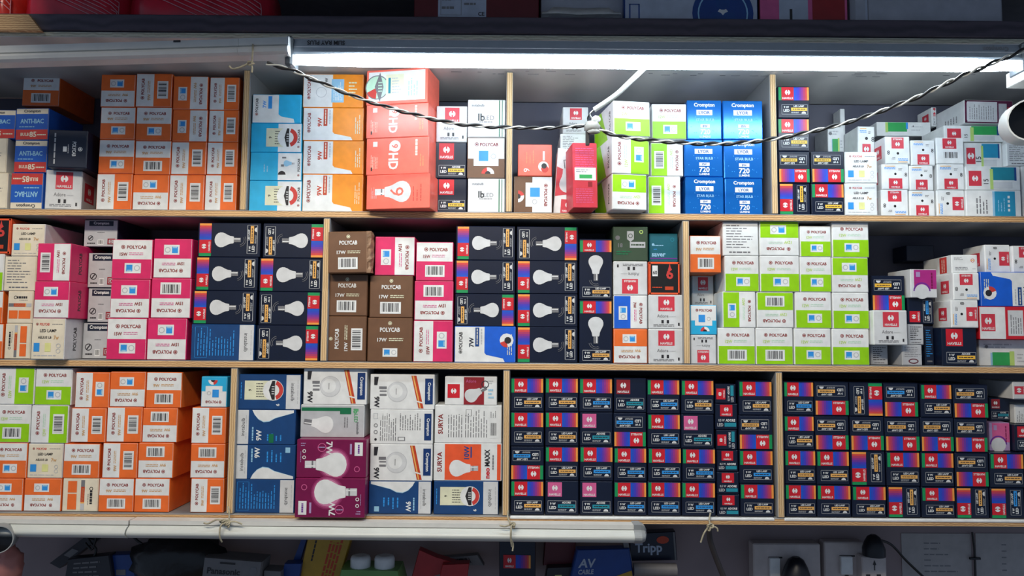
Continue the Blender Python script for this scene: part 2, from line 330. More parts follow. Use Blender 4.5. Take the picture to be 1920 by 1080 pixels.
def a_lal(c):                                            # pale end with colour icons
    c.part('lettering'); c.emblem(.15, .87, .035, 'sred'); c.t('POLYCAB', .38, .87, .065, 'antired', .3); c.lines(.62, .85, .94, .89, 1, 'dgrey', .4, rag=0); c.t('LED LAMP', .5, .71, .075, 'ink', .52); c.t('AELIUS LB', .4, .54, .06, 'ink', .42); c.t('7w', .76, .54, .1, 'tan', .16)
    c.part('recycling_label'); c.r(.07, .18, .25, .4, 'sky'); c.r(.42, .18, .6, .4, 'lyel'); c.ring(.84, .33, .06, .015, 'grey', 10); c.ring(.84, .2, .06, .015, 'grey', 10); c.lines(.08, .06, .8, .11, 1, 'grey', .4)
def a_tx(c, col='dgrey', n=9):                           # printed text only
    c.part('lettering'); c.lines(.08, .2, .92, .94, n, col, .34, rag=.6, seed=n); c.lines(.16, .06, .8, .12, 1, 'dgrey', .7)
def a_or(c):                                             # pale end, two orange blocks
    c.part('lettering'); c.ring(.3, .82, .055, .02, 'ink', 12); c.lines(.36, .78, .78, .86, 1, 'ink', .9, rag=0, seed=4); c.lines(.46, .72, .8, .75, 1, 'dgrey', .6, rag=0); c.part('tube_picture'); c.r(.03, .52, .24, .63, 'dgrey'); c.r(.24, .52, .72, .63, 'rust'); c.r(.72, .52, .76, .63, 'amber'); c.r(.76, .52, .97, .63, 'grey'); c.lines(.28, .54, .7, .61, 2, 'tan', .3, rag=0)
    c.part('orange_block'); c.r(.06, .14, .42, .4, 'orange'); c.part('orange_block'); c.r(.46, .14, .95, .4, 'orange')
def a_nv(c):
    c.part('lettering'); c.emblem(.5, .84, .06, 'white'); c.t('POLYCAB', .5, .68, .1, 'white', .4); c.lines(.38, .5, .62, .54, 1, 'grey', .6, rag=0); c.r(.44, .38, .58, .48, 'white'); c.lines(.08, .12, .92, .2, 1, 'grey', .5, rag=0)
def a_pl(c, col, watt, sub='a', ink='sred'):             # long side lying: name at the left, coloured half with a cut corner
    c.part('colour_panel')
    if sub == 'l': c.r(.49, 0, 1, 1, col)
    else: c.poly([(.49, 1), (.49, .26), (.52, .2), (.8, .1), (.83, 0), (1, 0), (1, 1)], col)
    c.part('lettering'); c.emblem(.09, .28, .05, ink); c.t('POLYCAB', .09, .6, .1, ink, .5, 90)
    if sub == 'l': c.r(.47, .14, .68, .86, 'lblue'); c.lines(.5, .2, .66, .8, 6, 'white', .4, True); c.lines(.76, .3, .92, .8, 5, 'label', .4); c.ring(.3, .45, .16, .015, 'grey'); c.t('9W', .38, .8, .09, 'ink', rot=90)
    else: c.t(watt, .27, .56, .13, 'rust' if col == 'orange2' else 'navy2', .5, 90); c.r(.335, .44, .4, .98, 'rust' if col == 'orange2' else 'royal'); c.lines(.42, .5, .46, .95, 1, 'grey', .5, True, .1); c.lines(.86, .2, .96, .9, 3, 'label', .35, True); c.lines(.355, .5, .38, .95, 1, 'cream', .7, True, .1)
    if sub == 'e':
        c.part('energy_label'); c.disc(.86, .62, .2, 'white', 12, 1, 0, 360); c.disc(.86, .62, .2, 'antired', 8, 1, 200, 280); c.disc(.88, .62, .1, 'ink', 10)
def a_ci(c, sub):                                        # cyan long sides
    c.part('colour_panel')
    if sub == 'l':
        c.poly([(.54, 1), (.54, .3), (.6, .22), (.86, .14), (.88, 0), (1, 0), (1, 1)], 'cyan'); c.part('lettering'); c.emblem(.08, .3, .05, 'sred'); c.t('POLYCAB', .08, .62, .09, 'ink', .5, 90); c.t('7W', .24, .66, .12, 'sky', .4, 90); c.r(.32, .5, .4, .95, 'sky')
        return
    c.r(0, 0, .54, 1, 'cyan'); c.part('lettering'); c.emblem(.95, .18, .04, 'sred'); c.t('POLYCAB', .95, .56, .08, 'ink', .6, 90)
    if sub == 'e': c.energy(.3, .1, .92, .92)
    else: c.bulb(.76, .62, .4, 0, 'lblue'); c.part('symbols'); c.disc(.62, .2, .14, 'ink', 12, 1, 0, 180); c.multi([(.6, .5, .66, .58), (.62, .8, .7, .86)], 'dgrey'); c.lines(.24, .3, .36, .7, 2, 'lblue', .3, True)
def a_red(c, sub):
    if sub == 'e':
        c.part('energy_label'); c.r(.03, .08, .97, .95, 'white'); c.ring(.17, .5, .36, .03, 'dgrey', 22); c.disc(.17, .5, .33, 'mint', 20); c.disc(.17, .5, .33, 'antired', 8, 1, 205, 265); c.poly([(.13, .52), (.22, .06), (.28, .5), (.22, .94)], 'dgrey'); c.lines(.19, .34, .26, .68, 4, 'mint', .4, rag=.1); c.r(.32, .2, .62, .86, 'label'); c.lines(.42, .28, .58, .78, 6, 'grey', .35); c.r(.36, .3, .4, .76, 'teal'); c.lines(.68, .2, .86, .8, 4, 'lblue', .3, True)
    elif sub == '9':
        c.bulb(.42, .5, 1.12, 180, 'lgrey', 'lgrey'); c.part('lettering'); c.t('9', .49, .5, .44, 'coral', rot=-90, bold=False); c.lines(.06, .3, .16, .7, 5, 'grey', .25, True); c.lines(.72, .2, .9, .8, 3, 'antired', .2, True)
    else:
        c.part('lettering'); c.r(.3, .08, .36, .92, 'coral'); c.t('HD', .44, .36, .27, 'white', .46, -90); c.disc(.46, .78, .16, 'white', 16); c.r(.37, .66, .43, .84, 'white'); c.t('9', .46, .78, .18, 'coral', rot=-90); c.lines(.06, .16, .18, .6, 5, 'cream', .25, True, .3); c.r(.1, .78, .17, .92, 'white'); c.lines(.78, .5, .84, .95, 1, 'cream', .6, True, 0); c.lines(.86, .2, .94, .7, 2, 'tan', .3, True); c.r(.07, .1, .09, .2, 'ink')
def a_r9(c):
    c.part('lettering'); c.t('9', .24, .18, .2, 'white', rot=90, bold=False); c.lines(.2, .4, .5, .9, 3, 'tan', .15, True); c.part('energy_label'); c.disc(.76, .3, .17, 'white', 14); c.disc(.8, .22, .12, 'antired', 10); c.disc(.78, .32, .09, 'ink', 10); c.r(.74, .5, .8, .8, 'lgrey')
def a_rt(c):
    c.part('lettering'); c.lines(.1, .62, .92, .94, 9, 'pinkish', .28, rag=.2); c.lines(.1, .06, .92, .3, 7, 'pinkish', .28, rag=.2); c.r(.62, .32, .8, .4, 'dred'); c.part('energy_label'); c.r(.06, .42, .96, .62, 'white'); c.lines(.12, .54, .9, .6, 2, 'dgrey', .3); c.r(.26, .45, .8, .51, 'grass')
def a_hv(c):
    c.part('colour_panel'); c.poly([(0, .72), (.4, .66), (1, .78), (1, .34), (0, .26)], 'crimson'); c.bulb(.45, .58, .52, 100, 'lgrey', 'dgrey'); c.hm(.25, .01, .8, .22, 'crimson')
def a_ib(c):
    c.part('colour_band'); c.r(.84, 0, .87, 1, 'emerald'); c.r(.92, 0, .94, 1, 'emerald'); c.part('lettering'); c.t('instabulb', .26, .86, .07, 'dgrey', .4); c.t('lb', .36, .54, .2, 'ink', .2); c.t('LED', .56, .52, .13, 'dgrey', .3, bold=False); c.lines(.3, .38, .66, .42, 1, 'dgrey', .6, rag=0)
def a_ibl(c):
    c.part('colour_band'); c.r(0, .82, .8, .93, 'emerald'); c.r(.62, .72, .8, .82, 'emerald'); c.bulb(.28, .42, .95, 172, 'white', 'dgrey'); c.part('lettering'); c.t('lb', .88, .82, .16, 'grass', rot=-90); c.t('LED', .88, .6, .12, 'grass', rot=-90, bold=False); c.t('instabulb', .91, .28, .08, 'dgrey', .4, -90); c.lines(.68, .3, .76, .66, 2, 'dgrey', .4, True, .1)
def a_be(c, sub):                                        # deep blue long sides with a pale strip
    if sub in ('b', 'c'):                                # strip at the left, white bulb, 9W
        c.part('name_strip'); c.r(0, 0, .2, 1, 'lgrey'); c.t('instabulb', .1, .5, .11, 'ink', .72, 90, False); c.lines(.15, .15, .17, .85, 1, 'grey', .6, True, 0)
        c.part('lettering'); c.t('9W', .38 if sub == 'b' else .36, .26 if sub == 'b' else .78, .16, 'white', .32, 90); c.lines(.26, .1 if sub == 'b' else .5, .29, .5 if sub == 'b' else .9, 1, 'lblue', .8, True, 0); c.lines(.5, .1 if sub == 'b' else .5, .8, .34 if sub == 'b' else .9, 4, 'sky', .3, True, .4)
        c.part('bulb_picture'); s = 1 if sub == 'b' else -1; y = lambda v: v if s == 1 else 1 - v
        p = [(.26, 1), (.3, .86), (.37, .72), (.46, .64), (.56, .66), (.66, .76), (.78, .82), (.98, .92), (.98, 1)]
        p = [(a, y(b)) for a, b in p]; c.poly(p[::-1] if s == -1 else p, 'lblue'); p = [(a, b * .94 + (.06 if s == 1 else 0)) for a, b in p]; c.poly(p[::-1] if s == -1 else p, 'white')
        c.part('lettering'); c.r(.56, .04, .64, .3, 'emerald') if sub == 'b' else c.r(.84, .78, .92, .94, 'lblue')
    else:
        c.part('name_strip'); c.r(.77, 0, 1, 1, 'lgrey'); c.t('instabulb', .88, .5, .11, 'ink', .72, -90, False); c.lines(.95, .15, .97, .85, 1, 'grey', .6, True, 0)
        if sub == 'e': c.energy(.09, .2, .76, .9); c.part('lettering'); c.t('9', .64, .12, .1, 'white', rot=-90); c.lines(.02, .3, .05, .8, 1, 'sky', .4, True)
        else: c.part('lettering'); c.lines(.08, .12, .7, .92, 13, 'sky', .3, True, .5); c.frame(.05, .06, .25, .94, 'sky', .006)
def a_cw(c):
    c.part('bulb_picture'); c.disc(.42, .5, .3, 'grey', 22); c.disc(.42, .5, .285, 'lgrey', 22); c.disc(.4, .52, .2, 'white', 18); c.r(.14, .38, .25, .44, 'dgrey'); c.r(.14, .5, .25, .54, 'dgrey'); c.r(.13, .58, .25, .66, 'dgrey'); c.r(.395, .42, .405, .6, 'dgrey')
    c.part('colour_panel'); c.poly([(.64, .98), (.72, .98), (.84, .02), (.76, .02)], 'rust'); c.poly([(.655, .98), (.68, .98), (.8, .02), (.78, .02)], 'amber'); c.poly([(.7, .22), (.83, .16), (.83, .2), (.7, .26)], 'white')
    c.part('name_plate'); c.r(.86, .14, .985, .9, 'deep'); c.t('Crompton', .922, .52, .09, 'white', .62, -90); c.part('lettering'); c.t('9W', .1, .2, .15, 'ink', .34, -90); c.poly([(.05, .94), (.12, .94), (.1, .7), (.05, .7)], 'ink')
def a_ct(c):
    c.part('lettering'); c.lines(.14, .08, .42, .92, 8, 'dgrey', .34, True, .3, 2); c.lines(.46, .4, .82, .92, 9, 'dgrey', .34, True, .4, 5); c.r(.44, .08, .56, .2, 'dgrey'); c.r(.455, .1, .545, .18, 'white'); c.part('name_plate'); c.r(.87, .1, .985, .9, 'deep'); c.t('Crompton', .928, .5, .09, 'white', .62, -90); c.part('symbols'); c.disc(.08, .12, .04, 'ink', 8); c.ring(.08, .34, .06, .02, 'dgrey', 10); c.ring(.08, .54, .06, .02, 'dgrey', 10); c.frame(.04, .74, .11, .9, 'grey', .008)
def a_su(c, sub):
    c.part('lettering'); c.t('SURYA', .075, .5, .13, 'sred', .72, 90)
    if sub == 't':
        c.lines(.18, .14, .42, .9, 6, 'dgrey', .3, True, .5, 3); c.lines(.44, .14, .8, .9, 9, 'dgrey', .3, True, .4, 7); c.frame(.46, .72, .55, .9, 'dgrey', .008); c.bar(.83, .12, .94, .58); c.part('lettering'); c.lines(.83, .68, .93, .9, 3, 'dgrey', .3, True)
    else:
        c.part('colour_panel'); c.r(.155, .01, .7, .99, 'surya'); c.r(.94, .01, .995, .99, 'surya'); c.bulb(.44, .33, .8, 0, 'white', 'grey'); c.part('lettering'); c.t('10W', .48, .76, .14, 'royal', .36, 90); c.r(.54, .62, .56, .92, 'royal'); c.t('neo', .79, .2, .14, 'red', .3, 90); c.t('MAXX', .79, .62, .14, 'ink', .46, 90); c.lines(.86, .3, .9, .7, 1, 'dgrey', .5, True, .2)
def a_7w(c):
    c.part('bulb_picture'); c.disc(.54, .36, .44, 'glow1', 24); c.disc(.54, .36, .40, 'glow2', 24); c.disc(.54, .36, .36, 'glow3', 24); c.bulb(.42, .34, 1.14, 180, 'white', 'lgrey'); c.part('lettering'); c.t('7W', .47, .78, .17, 'white', .36, -90); c.r(.84, .58, .96, .94, 'white'); c.lines(.88, .64, .92, .88, 1, 'purple', .7, True, 0); c.r(.77, .62, .8, .9, 'lilac'); c.ring(.36, .8, .12, .02, 'pinkish', 14); c.lines(.31, .78, .41, .83, 1, 'lilac', .6); c.ring(.88, .22, .08, .02, 'pinkish', 12)
    c.part('symbols'); c.ring(.1, .7, .05, .02, 'white', 10); c.ring(.1, .53, .05, .02, 'white', 10); c.lines(.05, .82, .15, .94, 2, 'lilac', .4); c.lines(.04, .4, .06, .7, 1, 'lilac', .4, True)
def a_adb(c):
    c.part('colour_panel'); c.r(.36, 0, .76, 1, 'dred'); c.hm(.04, .24, .28, .74, 'red', False); c.bulb(.6, .42, .86, 28, 'lgrey', 'dgrey'); c.part('lettering'); c.t('Adore', .5, .86, .12, 'pinkish', .2, bold=False); c.ring(.78, .74, .14, .03, 'ink', 12); c.lines(.84, .2, .97, .6, 3, 'lblue', .5); c.lines(.84, .75, .97, .9, 2, 'grey', .4)
def a_ph(c):
    c.part('lettering'); c.poly([(.4, .64), (.5, .56), (.6, .64), (.6, .88), (.4, .88)], 'grey'); c.ring(.5, .74, .07, .02, 'pgreen', 10); c.ring(.82, .86, .06, .025, 'lime', 10); c.disc(.12, .68, .07, 'dgrey', 10); c.r(.48, .38, .94, .56, 'grey'); c.lines(.52, .42, .9, .52, 1, 'pgreen', .5, rag=0); c.t('18', .2, .46, .12, 'dgrey'); c.lines(.08, .16, .7, .3, 2, 'emerald', .6)
def a_sv(c):
    c.part('lettering'); c.t('saver', .32, .28, .17, 'lblue', .56); c.t('eco', .2, .46, .06, 'sky', .3); c.lines(.08, .56, .5, .62, 1, 'lblue', .5, rag=.2); c.ring(.82, .8, .07, .015, 'teal', 10); c.disc(.12, .62, .05, 'lblue', 8); c.r(0, .1, 1, .14, 'purple')
def a_b6(c):
    c.part('colour_panel'); c.frame(0, 0, 1, 1, 'surya', .045); c.part('lettering'); c.t('6', .68, .66, .34, 'antired', rot=0); c.poly([(.62, .76), (.68, .96), (.74, .76)], 'antired'); c.r(.1, .56, .28, .9, 'white'); c.t('60', .19, .68, .12, 'ink', .14); c.r(.52, .13, .8, .24, 'rust'); c.lines(.1, .18, .42, .24, 1, 'rust', .6, rag=0)
def a_pu(c, col='magenta'):
    c.part('colour_panel'); c.r(.12, .3, 1, 1, col); c.part('bulb_picture'); c.ring(.42, .22, .32, .05, 'purple', 20, 0, 180); c.disc(.42, .2, .27, 'lgrey', 20); c.part('lettering'); c.lines(.78, .3, .86, .9, 1, 'maroon', .7, True, .1); c.r(.2, .74, .36, .92, 'lilac')
def a_gw(c, col='grass'):
    c.part('colour_panel'); c.r(.26, 0, .62, .52, col); c.r(.62, 0, .72, .56, 'lime'); c.r(.22, .0, .26, .5, 'lblue'); c.part('lettering'); c.lines(.08, .66, .9, .88, 2, 'grey', .5); c.disc(.14, .74, .07, 'dgrey', 8); c.lines(.78, .1, .95, .5, 3, 'grey', .35)
def a_gl(c):
    c.part('colour_panel'); c.r(.18, .3, .56, 1, 'grass'); c.r(.15, .25, .2, 1, 'lime'); c.r(.54, .5, .58, 1, 'sky'); c.part('lettering'); c.lines(.64, .3, .94, .8, 2, 'grey', .2); c.disc(.68, .72, .06, 'dgrey', 8)
def a_hg(c, col='teal'):
    c.hm(.04, .16, .28, .82, 'crimson', False); c.part('lettering'); c.t('15', .36, .36, .22, 'ink', rot=90, bold=False); c.part('colour_panel'); c.r(.46, .42, .92, .98, col); c.r(.44, .02, .5, .9, 'lime'); c.r(.5, .06, .86, .34, 'lgrey'); c.r(.9, .4, .94, .98, 'royal')
def a_hbk(c):
    c.part('lettering'); c.lines(.16, .1, .4, .88, 4, 'dgrey', .4, True, .4); c.part('colour_panel'); c.r(.5, .02, .9, .98, 'aqua'); c.r(.48, .02, .52, .98, 'lblue'); c.part('lettering'); c.multi([(.76, .2 + .17 * i, .8, .3 + .17 * i) for i in range(4)], 'white'); c.lines(.56, .2, .72, .8, 3, 'lblue', .3, True)
def a_hrw(c):
    c.hm(.02, .24, .24, .78, 'crimson'); c.part('colour_panel'); c.r(.4, 0, 1, 1, 'red'); c.part('rating_label'); c.r(.44, .1, .68, .9, 'lgrey'); c.lines(.47, .16, .66, .84, 5, 'dgrey', .35, True, .3)
def a_mw(c):
    c.part('colour_panel'); c.frame(0, 0, 1, 1, 'plumtop', .05); c.r(.68, .02, 1, .98, 'plumtop'); c.part('lettering'); c.r(.04, .12, .66, .9, 'lgrey'); c.lines(.08, .16, .62, .84, 11, 'dgrey', .25, True, .3); c.r(.71, .12, .88, .88, 'grey'); c.lines(.73, .2, .86, .8, 4, 'lgrey', .3, True); c.t('LED', .945, .5, .2, 'antired', .7, -90, False)
def a_ov(c):
    c.part('lettering'); c.lines(.1, .4, .95, .95, 6, 'dgrey', .3, rag=.3); c.part('logo_panel'); c.disc(.56, .2, .26, 'darkred', 18, .5); c.disc(.56, .2, .2, 'grey', 18, .4)
def a_txr(c):
    c.part('lettering'); c.lines(.08, .72, .5, .9, 3, 'dgrey', .35); c.lines(.12, .12, .66, .34, 3, 'dgrey', .45, rag=.2); c.ring(.82, .7, .11, .03, 'antired', 14); c.r(.75, .68, .89, .73, 'amber'); c.lines(.8, .18, .94, .26, 1, 'grey', .5)
def a_bl(c): pass

LY = mat('lyor_blue', (24, 120, 214), 0.2, 0.5, 0.06, 12, 0.8)
gl = dict(rough=0.3)
mat('coral', rough=0.3); mat('navy', rough=0.34); mat('maroon', rough=0.3)
# key: (art, args, front colour, side colour, depth, end flap?, description, group noun)
D = {}
for key, col, word, watt, ink in (('or', 'orange', 'orange', '9W', 'sred'), ('gr', 'green', 'lime', '12W', 'sred'), ('pk', 'pink', 'pink', '15W', 'sred'), ('bl', 'blue', 'blue', '7W', 'sred'), ('cy', 'cyan', 'sky blue', '7W', 'sred')):
    for sub, sw in (('b', 'barcode'), ('i', 'recycling label')):
        D[key + '.' + sub] = (a_pc, (col, sub, watt, ink), 'white', {'or': 'orange', 'gr': 'white'}.get(key, 'lgrey') if key != 'pk' else 'pink', .11, 1, word + '-white carton with ' + sw, word + ' and white bulb cartons')
D.update({
 'br.b': (a_pb, ('b',), 'brown', 'brown', .12, 1, 'brown carton with barcode', 'brown bulb cartons'), 'br.i': (a_pb, ('i',), 'brown', 'brown', .12, 1, 'brown carton with recycling label', 'brown bulb cartons'),
 'bw': (a_bw, ('brown',), 'white', 'brown', .11, 1, 'brown carton under folded white label', 'brown and white bulb cartons'), 'cw2': (a_bw, ('cyan',), 'white', 'cyan', .11, 1, 'sky blue and white dial carton', 'sky blue bulb cartons'),
 'hs.y': (a_hs, ('amber',), 'navy', 'navy', .11, 1, 'navy rainbow carton, yellow label', 'navy rainbow bulb cartons'), 'hs.b': (a_hs, ('sky',), 'navy', 'navy', .11, 1, 'navy rainbow carton, blue label', 'navy rainbow bulb cartons'), 'hs.w': (a_hs, ('yellow',), 'navy', 'navy', .11, 1, 'navy rainbow carton, bright yellow label', 'navy rainbow bulb cartons'),
 'hp.p': (a_hp, ('pinkish', 'teal'), 'navy', 'navy', .11, 1, 'navy carton with lone pink square', 'navy square-marked cartons'), 'hp.r': (a_hp, ('dred', 'teal'), 'navy', 'navy', .11, 1, 'navy carton with lone dark red square', 'navy square-marked cartons'), 'hp.c': (a_hp, ('red', 'sky'), 'navy', 'navy', .08, 1, 'navy carton, red square, blue label', 'navy square-marked cartons'),
 'hq': (a_hq, ('red', 'teal'), 'navy', 'navy', .08, 1, 'tiny navy carton with red square', 'tiny navy cartons'), 'hl': (a_hl, (), 'navy', 'navy', .065, 0, 'navy carton with white bulb picture', 'navy bulb-picture cartons'),
 'hb': (a_hb, (), 'navy', 'navy', .12, 1, 'navy carton, red square, yellow bar', 'navy square-marked cartons'),
 'ha': (a_ha, (), 'lgrey', 'white', .09, 1, 'white carton with red square, small icons', 'white red-square cartons'), 'hw': (a_hw, (), 'white', 'white', .06, 1, 'white carton, punched hole, red square', 'white red-square cartons'), 'hwb': (a_hwb, (), 'white', 'white', .06, 1, 'white carton, red square above barcode', 'white red-square cartons'),
 'ly': (a_ly, (), LY, LY, .11, 1, 'glossy metallic blue carton', 'glossy blue bulb cartons'), 'cg': (a_cg, (), 'grey', 'navy2', .11, 1, 'grey carton with navy name plate', 'grey bulb cartons'),
 'ab': (a_ab, (), 'cream', 'anti', .10, 1, 'carton with blue and red bands', 'blue and red bulb cartons'), 'lal': (a_lal, (), 'cream', 'lgrey', .11, 1, 'cream carton with pastel icons', 'cream icon cartons'), 'law': (a_lal, (), 'white', 'white', .11, 1, 'white carton with pastel icons', 'cream icon cartons'),
 'tx': (a_tx, (), 'white', 'white', .1, 1, 'plain white carton with fine print', 'fine print cartons'), 'txc': (a_tx, (), 'cream', 'cream', .1, 1, 'cream carton with fine print', 'fine print cartons'), 'txg': (a_tx, ('ink', 7), 'grey', 'grey', .1, 1, 'small grey carton with fine print', 'fine print cartons'), 'txn': (a_tx, ('sky', 12), 'navy2', 'navy2', .1, 1, 'narrow slate carton with fine print', 'fine print cartons'),
 'ori': (a_or, (), 'cream', 'cream', .1, 1, 'cream carton with two orange blocks', 'cream and orange cartons'), 'nv': (a_nv, (), 'navy2', 'navy2', .1, 1, 'slate carton with white name', 'slate cartons'),
 'pl.o': (a_pl, ('orange2', '9W'), 'white', 'orange2', .065, 0, 'long orange and white carton', 'long orange cartons'), 'pl.l': (a_pl, ('orange2', '9W', 'l'), 'white', 'orange2', .065, 0, 'long orange carton with blue panel', 'long orange cartons'), 'pl.b': (a_pl, ('blue', '7W', 'e', 'ink'), 'white', 'blue', .065, 0, 'long blue and white carton', 'long blue cartons'),
 'ci.l': (a_ci, ('l',), 'white', 'cyan', .065, 0, 'long white and sky blue carton', 'long sky blue cartons'), 'ci.e': (a_ci, ('e',), 'white', 'cyan', .065, 0, 'long sky blue carton with star label', 'long sky blue cartons'), 'ci.i': (a_ci, ('i',), 'white', 'cyan', .065, 0, 'long sky blue carton with bulb outline', 'long sky blue cartons'),
 're.e': (a_red, ('e',), 'coral', 'coral', .066, 0, 'coral carton with white energy label', 'large coral cartons'), 're.h': (a_red, ('h',), 'coral', 'coral', .066, 0, 'coral carton lettered HD', 'large coral cartons'), 're.9': (a_red, ('9',), 'coral', 'coral', .066, 0, 'coral carton with bulb and 9', 'large coral cartons'), 'r9': (a_r9, (), 'coral', 'coral', .11, 1, 'small coral carton with dial', 'large coral cartons'),
 'rt': (a_rt, (), 'crimson', 'crimson', .06, 0, 'upright red carton of fine print', 'red text cartons'), 'hv': (a_hv, (), 'white', 'white', .06, 0, 'upright red and white bulb-picture carton', 'red text cartons'),
 'ib': (a_ib, (), 'white', 'white', .11, 1, 'white carton with green stripes', 'white green-striped cartons'), 'ibl': (a_ibl, (), 'grey', 'white', .065, 0, 'long grey carton with green stripe', 'white green-striped cartons'),
 'be.e': (a_be, ('e',), 'marine', 'marine', .065, 0, 'long deep blue carton with star label', 'long deep blue cartons'), 'be.b': (a_be, ('b',), 'marine', 'marine', .065, 0, 'long deep blue carton, bulb above 9W', 'long deep blue cartons'), 'be.c': (a_be, ('c',), 'marine', 'marine', .065, 0, 'long deep blue carton, bulb below 9W', 'long deep blue cartons'), 'be.t': (a_be, ('t',), 'marine', 'marine', .065, 0, 'long deep blue carton of fine print', 'long deep blue cartons'),
 'cw': (a_cw, (), 'white', 'white', .065, 0, 'long white carton with orange slash', 'long white cartons'), 'ct': (a_ct, (), 'white', 'white', .065, 0, 'long white carton of fine print', 'long white cartons'), 'su.t': (a_su, ('t',), 'white', 'white', .07, 0, 'long white carton lettered SURYA', 'long white cartons'), 'su.n': (a_su, ('n',), 'white', 'white', .07, 0, 'long orange and white bulb carton', 'long white cartons'),
 '7w': (a_7w, (), 'maroon', 'maroon', .07, 0, 'maroon carton with big white bulb', 'maroon bulb cartons'), 'adb': (a_adb, (), 'white', 'white', .06, 0, 'white and dark red bulb-picture carton', 'white red-square cartons'),
 'ph': (a_ph, (), 'pgreen', 'pgreen', .1, 1, 'dark green carton with shield', 'dark cartons'), 'sv': (a_sv, (), 'pteal', 'pteal', .1, 1, 'teal carton lettered saver', 'dark cartons'), 'b6': (a_b6, (), 'black', 'surya', .1, 1, 'black carton with orange border', 'dark cartons'),
 'pu': (a_pu, (), 'lgrey', 'lgrey', .07, 0, 'magenta carton with purple ring', 'dark cartons'), 'pu2': (a_pu, ('pinkish',), 'lilac', 'lilac', .07, 0, 'dusky pink carton with grey ring', 'dark cartons'),
 'gw': (a_gw, (), 'white', 'white', .09, 0, 'white carton with green block', 'white landscape-print cartons'), 'gl': (a_gl, (), 'white', 'white', .08, 0, 'long white carton with green block', 'white landscape-print cartons'), 'hg': (a_hg, (), 'white', 'white', .07, 0, 'white red-square carton with teal block', 'white landscape-print cartons'), 'hg2': (a_hg, ('grass',), 'white', 'white', .07, 0, 'white red-square carton with green block', 'white landscape-print cartons'), 'hg3': (a_hg, ('aqua',), 'white', 'white', .07, 0, 'white red-square carton with blue block', 'white landscape-print cartons'), 'hbk': (a_hbk, (), 'white', 'white', .07, 0, 'long white carton with blue panel', 'white landscape-print cartons'),
 'hrw': (a_hrw, (), 'white', 'red', .065, 0, 'long white and red carton', 'white landscape-print cartons'), 'mw': (a_mw, (), 'lgrey', 'lgrey', .085, 0, 'long plum-edged carton of fine print', 'white landscape-print cartons'), 'ov': (a_ov, (), 'grey', 'grey', .1, 1, 'small grey carton with dark oval', 'fine print cartons'), 'txr': (a_txr, (), 'white', 'white', .1, 1, 'white carton with orange round stamp', 'fine print cartons'),
 'wp': (a_bl, (), 'white', 'white', .03, 0, 'narrow blank white carton standing upright', 'blank cartons'), 'dk': (a_bl, (), 'navy2', 'navy2', .1, 0, 'plain dark carton in deep shade', 'blank cartons'),
})

